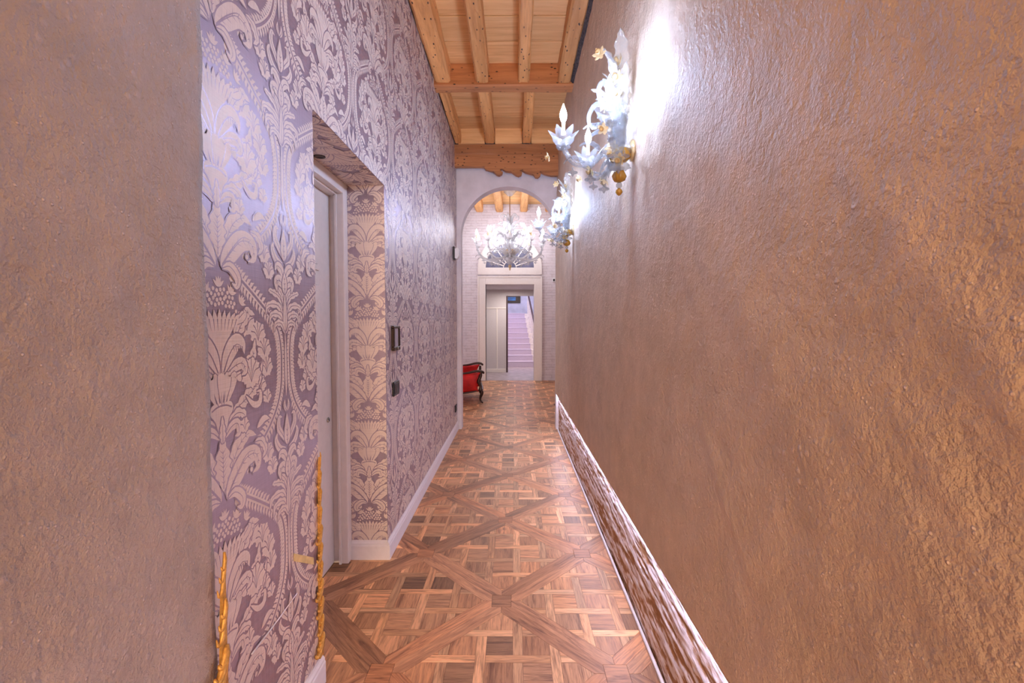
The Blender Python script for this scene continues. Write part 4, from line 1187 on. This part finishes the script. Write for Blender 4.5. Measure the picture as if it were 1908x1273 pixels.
# ------------------------------------------------------------------ chandelier
CX, CY = (950 - 958) / F * 9.4, 9.4
ch = empty('chandelier', (CX, CY, 2.62)); setp(ch, 'large multi-armed clear glass chandelier hanging behind the arch', 'chandelier')
gpart('stem', lathe_mesh('chandelier_stem', [(0.03, 0.0), (0.07, 0.05), (0.03, 0.12), (0.05, 0.2), (0.085, 0.32), (0.04, 0.42), (0.03, 0.5), (0.06, 0.6), (0.07, 0.68), (0.03, 0.76), (0.02, 0.84)], 14, 7, 0.06), 'cglass', ch, (0, 0, 0.05))
gpart('gold_bowl', lathe_mesh('gold_bowl', [(0.02, -0.05), (0.055, -0.035), (0.085, 0.0), (0.09, 0.04), (0.07, 0.05)], 18, 9, 0.05), 'amber', ch, (0, 0, 0.17), (0, 0, 0), 1.25)
gpart('bottom_cup', lathe_mesh('bottom_cup', [(0.015, -0.10), (0.05, -0.07), (0.10, 0.0), (0.11, 0.05), (0.06, 0.06)], 18, 9, 0.08), 'cglass', ch, (0, 0, 0.02))
gpart('finial', lathe_mesh('chandelier_finial', [(0.015, 0.03), (0.035, 0.0), (0.03, -0.03), (0.012, -0.05), (0.02, -0.07), (0.0001, -0.10)], 12), 'cream', ch, (0, 0, -0.10))
gpart('chain', tube_mesh('chain', [(0, 0, 0.86), (0, 0, 1.38)], 0.006, 6, 30, 14, 0.8), 'nickel', ch, (0, 0, 0))
gpart('ceiling_rose', lathe_mesh('ceiling_rose', [(0.02, -0.06), (0.05, -0.05), (0.075, -0.02), (0.13, 0.03), (0.12, 0.05), (0.02, 0.08)], 18, 9, 0.05), 'cglass', ch, (0, 0, 1.38))
lowp = [(0.06, 0, 0.13), (0.18, 0, 0.06), (0.36, 0, 0.015), (0.52, 0, 0.03), (0.64, 0, 0.12), (0.695, 0, 0.24), (0.70, 0, 0.36)]
upp = [(0.05, 0, 0.30), (0.14, 0, 0.25), (0.26, 0, 0.25), (0.36, 0, 0.33), (0.40, 0, 0.44), (0.40, 0, 0.50)]
for k in range(10):
    a = 2 * PI * (k + 0.5) / 10
    P = arm_assembly(ch, a, 0.70, 0.50, 0.02, 'cbulb', 'cglass', 1.5, lowp)
    gflower(ch, P(0.66, 0.20), P(1, -0.1), s=1.5, mat='cglass')
    gflower(ch, P(0.46, 0.10), P(0.6, 0.8), s=1.4, mat='cglass')
    solid(gpart('leaf', GM['leaf'], 'cglass', ch, P(0.10, 0.10), (0, 0.35, a), 1.5), 0.006)
    solid(gpart('leaf', GM['leafs'], 'cglass', ch, P(0.60, 0.08), (0, 0.9, a), 1.3), 0.006)
    gpart('drop', GM['drop'], 'cglass', ch, P(0.40, 0.005), (0, 0, 0), 1.7)
    gpart('drop', GM['drop'], 'cglass', ch, P(0.56, 0.035), (0, 0, 0), 1.5)
for k in range(6):
    a = 2 * PI * (k + 0.25) / 6
    P = arm_assembly(ch, a, 0.40, 0.62, 0.22, 'cbulb', 'cglass', 1.3, upp)
    gflower(ch, P(0.31, 0.70), P(1, 0.3), s=1.7, mat='cglass')
    gpart('scroll', GM.setdefault('cscroll', tube_mesh('scroll', [(0.03, 0, 0.72), (0.06, 0, 0.88), (0.13, 0, 0.94), (0.19, 0, 0.90), (0.18, 0, 0.84)], lambda t: 0.022 - 0.012 * t, 8, 26, 13, 0.2)), 'cglass', ch, (0, 0, 0), (0, 0, a))
for k in range(9):
    a = 2 * PI * (k + 0.1) / 9
    P = lambda r, z: (r * math.cos(a), r * math.sin(a), z)
    solid(gpart('plume', GM['plume2'], 'cglass', ch, P(0.05, 0.36), (0, 0.42, a), 1.35), 0.006)
    solid(gpart('plume', GM['plume2'], 'cglass', ch, P(0.04, 0.52), (0, 0.22, a + 0.35), 1.15), 0.006)
    solid(gpart('leaf', GM['leaf'], 'cglass', ch, P(0.04, 0.46), (0, 0.5, a + 0.2), 1.5), 0.006)
    gflower(ch, P(0.24, 0.52), P(1, 0.25), s=1.7, mat='cglass')
    gflower(ch, P(0.20, 0.30), P(1, -0.1), s=1.6, mat='cglass')

# ------------------------------------------------------------------ armchair
AX, AY = -0.93, 8.0
ac = empty('armchair', (AX, AY, 0), math.radians(5)); setp(ac, 'low red velvet armchair with black carved wooden frame', 'armchair')
hw = 0.47
def cabriole(fx_, fy, sgx):
    return tube_mesh('leg', [(fx_, fy, 0.22), (fx_ + 0.02 * sgx, fy, 0.17), (fx_ - 0.005 * sgx, fy, 0.09), (fx_ + 0.0 * sgx, fy, 0.04), (fx_ + 0.03 * sgx, fy, 0.012), (fx_ + 0.04 * sgx, fy, 0.0125)], [0.030, 0.030, 0.018, 0.014, 0.015, 0.012], 8, 22)
for x, y, s in ((0.33, -hw, 1), (0.33, hw, 1), (-0.33, -hw + 0.05, -1), (-0.33, hw - 0.05, -1)):
    link('leg', cabriole(x, y, s), M['darkwood'], ac)
# seat
V = []
me = boxes_mesh('seat', [(-0.34, 0.33, -hw + 0.03, hw - 0.03, 0.22, 0.40)])
bm = bmesh.new(); bm.from_mesh(me); bmesh.ops.bevel(bm, geom=bm.edges[:], offset=0.05, segments=4, affect='EDGES'); bm.to_mesh(me); bm.free()
link('seat', me, M['red'], ac, True)
link('apron', tube_mesh('apron', [(0.34, -hw, 0.225), (0.355, -hw * .5, 0.20), (0.36, 0, 0.215), (0.355, hw * .5, 0.20), (0.34, hw, 0.225)], 0.024, 8, 30), M['darkwood'], ac)
for s in (-1, 1):
    # bulging side panel
    na, nb = 16, 10; V = []; Fc = []
    for side in (0, 1):
        for i in range(na):
            t = i / (na - 1)
            for j in range(nb):
                u = j / (nb - 1)
                x = -0.38 + (0.68 - 0.06 * math.sin(PI * (1 - u)) * 1.0 + 0.03 * u) * t
                zb = 0.130 + 0.065 * math.sin(PI * t * 0.5)
                ztp = 0.515 + 0.025 * s + 0.03 * t ** 2 - 0.012 * math.sin(PI * t)
                y = s * (hw + 0.010 + 0.035 * math.sin(PI * u) - 0.05 * side * (1 if True else 0) + 0.02 * u)
                V.append((x, y, zb + (ztp - zb) * u))
    o_ = na * nb
    for i in range(na - 1):
        for j in range(nb - 1):
            a = i * nb + j
            Fc.append((a, a + nb, a + nb + 1, a + 1)); Fc.append((o_ + a, o_ + a + 1, o_ + a + nb + 1, o_ + a + nb))
    for i in range(na - 1):
        for j in (0, nb - 1):
            a = i * nb + j; Fc.append((a, a + nb, o_ + a + nb, o_ + a))
    for j in range(nb - 1):
        for i in (0, na - 1):
            a = i * nb + j; Fc.append((a, a + 1, o_ + a + 1, o_ + a))
    me = mesh('side_panel', V, Fc); bm = bmesh.new(); bm.from_mesh(me); bmesh.ops.recalc_face_normals(bm, faces=bm.faces); bm.to_mesh(me); bm.free()
    link('side_panel', me, M['red'], ac, True)
    yy = s * (hw + 0.012); dz = 0.015 + 0.025 * s
    link('arm_rail', tube_mesh('arm_rail', [(-0.38, yy, 0.515 + dz), (-0.15, yy, 0.500 + dz), (0.08, yy, 0.515 + dz), (0.24, yy, 0.548 + dz), (0.33, yy, 0.548 + dz), (0.375, yy, 0.527 + dz), (0.372, yy, 0.507 + dz)], [0.018, 0.018, 0.018, 0.02, 0.022, 0.02, 0.014], 8, 36), M['darkwood'], ac)
    link('arm_post', tube_mesh('arm_post', [(0.335, yy, 0.545), (0.330, yy, 0.46), (0.295, yy, 0.37), (0.325, yy, 0.29), (0.33, yy, 0.21)], [0.020, 0.024, 0.030, 0.020, 0.028], 8, 26), M['darkwood'], ac)
    link('side_rail', tube_mesh('side_rail', [(-0.38, s * (hw + 0.02), 0.128), (-0.1, s * (hw + 0.025), 0.160), (0.15, s * (hw + 0.015), 0.188), (0.33, s * hw, 0.225)], 0.014, 8, 20), M['darkwood'], ac)
V = []; na, nb = 18, 10; Fc = []
for side in (0, 1):
    for i in range(na):
        t = i / (na - 1) * 2 - 1
        for j in range(nb):
            u = j / (nb - 1)
            V.append((-0.36 - 0.10 * (1 - t * t) - 0.06 * u + (0.07 if side else 0), t * (hw + 0.01), 0.2 + (0.46 + 0.14 * (1 - t * t)) * u))
o_ = na * nb
for i in range(na - 1):
    for j in range(nb - 1):
        a = i * nb + j; Fc.append((a, a + nb, a + nb + 1, a + 1)); Fc.append((o_ + a, o_ + a + 1, o_ + a + nb + 1, o_ + a + nb))
    for j in (0, nb - 1):
        a = i * nb + j; Fc.append((a, a + nb, o_ + a + nb, o_ + a))
for j in range(nb - 1):
    for i in (0, na - 1):
        a = i * nb + j; Fc.append((a, a + 1, o_ + a + 1, o_ + a))
me = mesh('backrest', V, Fc); bm = bmesh.new(); bm.from_mesh(me); bmesh.ops.recalc_face_normals(bm, faces=bm.faces); bm.to_mesh(me); bm.free()
link('backrest', me, M['red'], ac, True)
link('back_rail', tube_mesh('back_rail', [(-0.39, t * (hw + 0.01), 0.665 + 0.14 * (1 - t * t)) for t in np.linspace(-1, 1, 9)], 0.022, 8, 30), M['darkwood'], ac)

# ------------------------------------------------------------------ fittings on the left wall
ic = empty('intercom_panel', (XL + 0.002, 2.70, 1.245)); setp(ic, 'dark bronze framed intercom panel on the wallpaper past the door', 'intercom')
for b in ((0, 0.018, -0.072, 0.072, 0.058, 0.073), (0, 0.018, -0.072, 0.072, -0.073, -0.050), (0, 0.018, -0.072, -0.050, -0.050, 0.058), (0, 0.018, 0.050, 0.072, -0.050, 0.058)):
    box('frame', b, M['bronze'], ic, 0.003)
box('screen', (0, 0.010, -0.050, 0.050, -0.050, 0.058), M['grey'], ic)
bt = link('button', lathe_mesh('button', [(0.0001, 0.005), (0.008, 0.004), (0.009, 0)], 12), M['nickel'], ic); bt.location = (0.018, 0.0, -0.061); bt.rotation_euler = (0, PI / 2, 0)
sw = empty('light_switch', (XL + 0.002, 2.70, 0.945)); setp(sw, 'black light switch plate below the intercom', 'switch')
box('plate', (0, 0.012, -0.06, 0.06, -0.042, 0.042), M['black'], sw, 0.003)
for k in (-1, 0, 1): box('rocker', (0.012, 0.015, k * 0.034 - 0.016, k * 0.034 + 0.016, -0.03, 0.03), M['black'], sw, 0.001)
so = empty('wall_socket', (XL + 0.002, 5.48, 0.305)); setp(so, 'small black wall socket low on the wallpaper near the arch', 'socket')
box('plate', (0, 0.012, -0.06, 0.06, -0.042, 0.042), M['black'], so, 0.003)
box('insert', (0.012, 0.015, -0.035, 0.035, -0.028, 0.028), M['black'], so, 0.002)
se = empty('motion_sensor', (XL + 0.002, 5.36, 2.15)); setp(se, 'white alarm sensor on black bracket high on the left wall', 'sensor')
box('bracket', (0, 0.022, -0.05, 0.05, -0.07, 0.08), M['black'], se, 0.004)
prism('body', [(0.022, 0.055), (0.055, 0.068), (0.075, 0.03), (0.07, -0.03), (0.045, -0.065), (0.022, -0.055)], -0.045, 0.045, 'y', M['plastic_w'], se)
fs = empty('corner_sensor', (0.93, YF - 0.002, 2.345)); setp(fs, 'tiny black and white detector on the far brick wall', 'sensor')
box('body', (-0.04, 0.04, -0.05, 0, -0.05, 0.05), M['plastic_w'], fs, 0.008)
box('lens', (-0.03, 0.01, -0.056, -0.05, -0.03, 0.02), M['black'], fs, 0.002)
cb = link('cable_coil', tube_mesh('cable_coil', [(0.70 + (0.055 + 0.003 * i / 6) * math.cos(i * 0.6), 7.15 + 0.06 * math.sin(i * 0.6), 0.006 + 0.05 * abs(math.sin(i * 0.31)) ) for i in range(30)], 0.0055, 6, 120), M['cable'])
setp(cb, 'small loose coil of dark red cable on the floor by the right of the arch', 'cable')

# gilded carved mouldings
def gilded(name, x, y, z0, z1, wmax, n, label):
    """tapering carved strip: straight spine, curled leaf lobes along its near edge"""
    root = empty(name, (x, y, z0)); setp(root, label, 'moulding', 'gilded carved mouldings')
    H = z1 - z0; m = 40
    edge = [(-(wmax * 0.42) * (1 - i / m) ** 0.55 - 0.001, H * i / m) for i in range(m + 1)]
    prism('spine', [(0.0, 0.0)] + edge + [(0.0, H)], 0.0, 0.007, 'x', M['gold'], root)
    for k in range(n):
        t = (k + 0.35) / n; z = H * t; w = wmax * (1 - t) ** 0.42 * (1.0, 0.72, 0.86)[k % 3]
        d = H / n
        for q, (f, zz) in enumerate(((1.0, 0.0), (0.74, 0.30), (0.5, 0.55))):
            me = tube_mesh('carved_leaf', [(0.006, -0.05 * w, zz * d + 0.75 * d * f), (0.009, -0.35 * w * f, zz * d + 0.42 * d * f), (0.010, -0.72 * w * f, zz * d + 0.14 * d * f), (0.009, -1.0 * w * f, zz * d + 0.10 * d * f), (0.006, -1.04 * w * f, zz * d + 0.24 * d * f)],
                           [0.10 * w, 0.17 * w, 0.15 * w, 0.12 * w, 0.04 * w], 8, 14)
            o = link('carved_leaf', me, M['gold'], root); o.location = (0, 0, z)
    return root
gilded('gilded_moulding', XL + 0.030, 1.042, 0.10, 0.765, 0.085, 6, 'wider gilded leaf moulding where the plaster meets the wallpaper')
gilded('gilded_moulding', XL + 0.002, NY0 - 0.001, 0.108, 0.845, 0.062, 11, 'slim pointed gilded leaf moulding on the near edge of the door recess')
TPQ = [(1.437, 0.588), (1.579, 0.500), (1.579, 0.474), (1.437, 0.562)]
tp = prism('masking_tape', TPQ, XL + 0.0022, XL + 0.003, 'x', M['tape'])
setp(tp, 'short strip of yellow masking tape stuck on the damask wallpaper', 'tape')
co_ = link('white_cord', tube_mesh('white_cord', [(XL + 0.005, 1.19, 0.437), (XL + 0.005, 1.32, 0.440), (XL + 0.005, 1.45, 0.449)], [0.0024, 0.002, 0.0014], 6, 16), M['cord'])
setp(co_, 'thin white cord stretched across the lower wallpaper below the tape', 'cord')
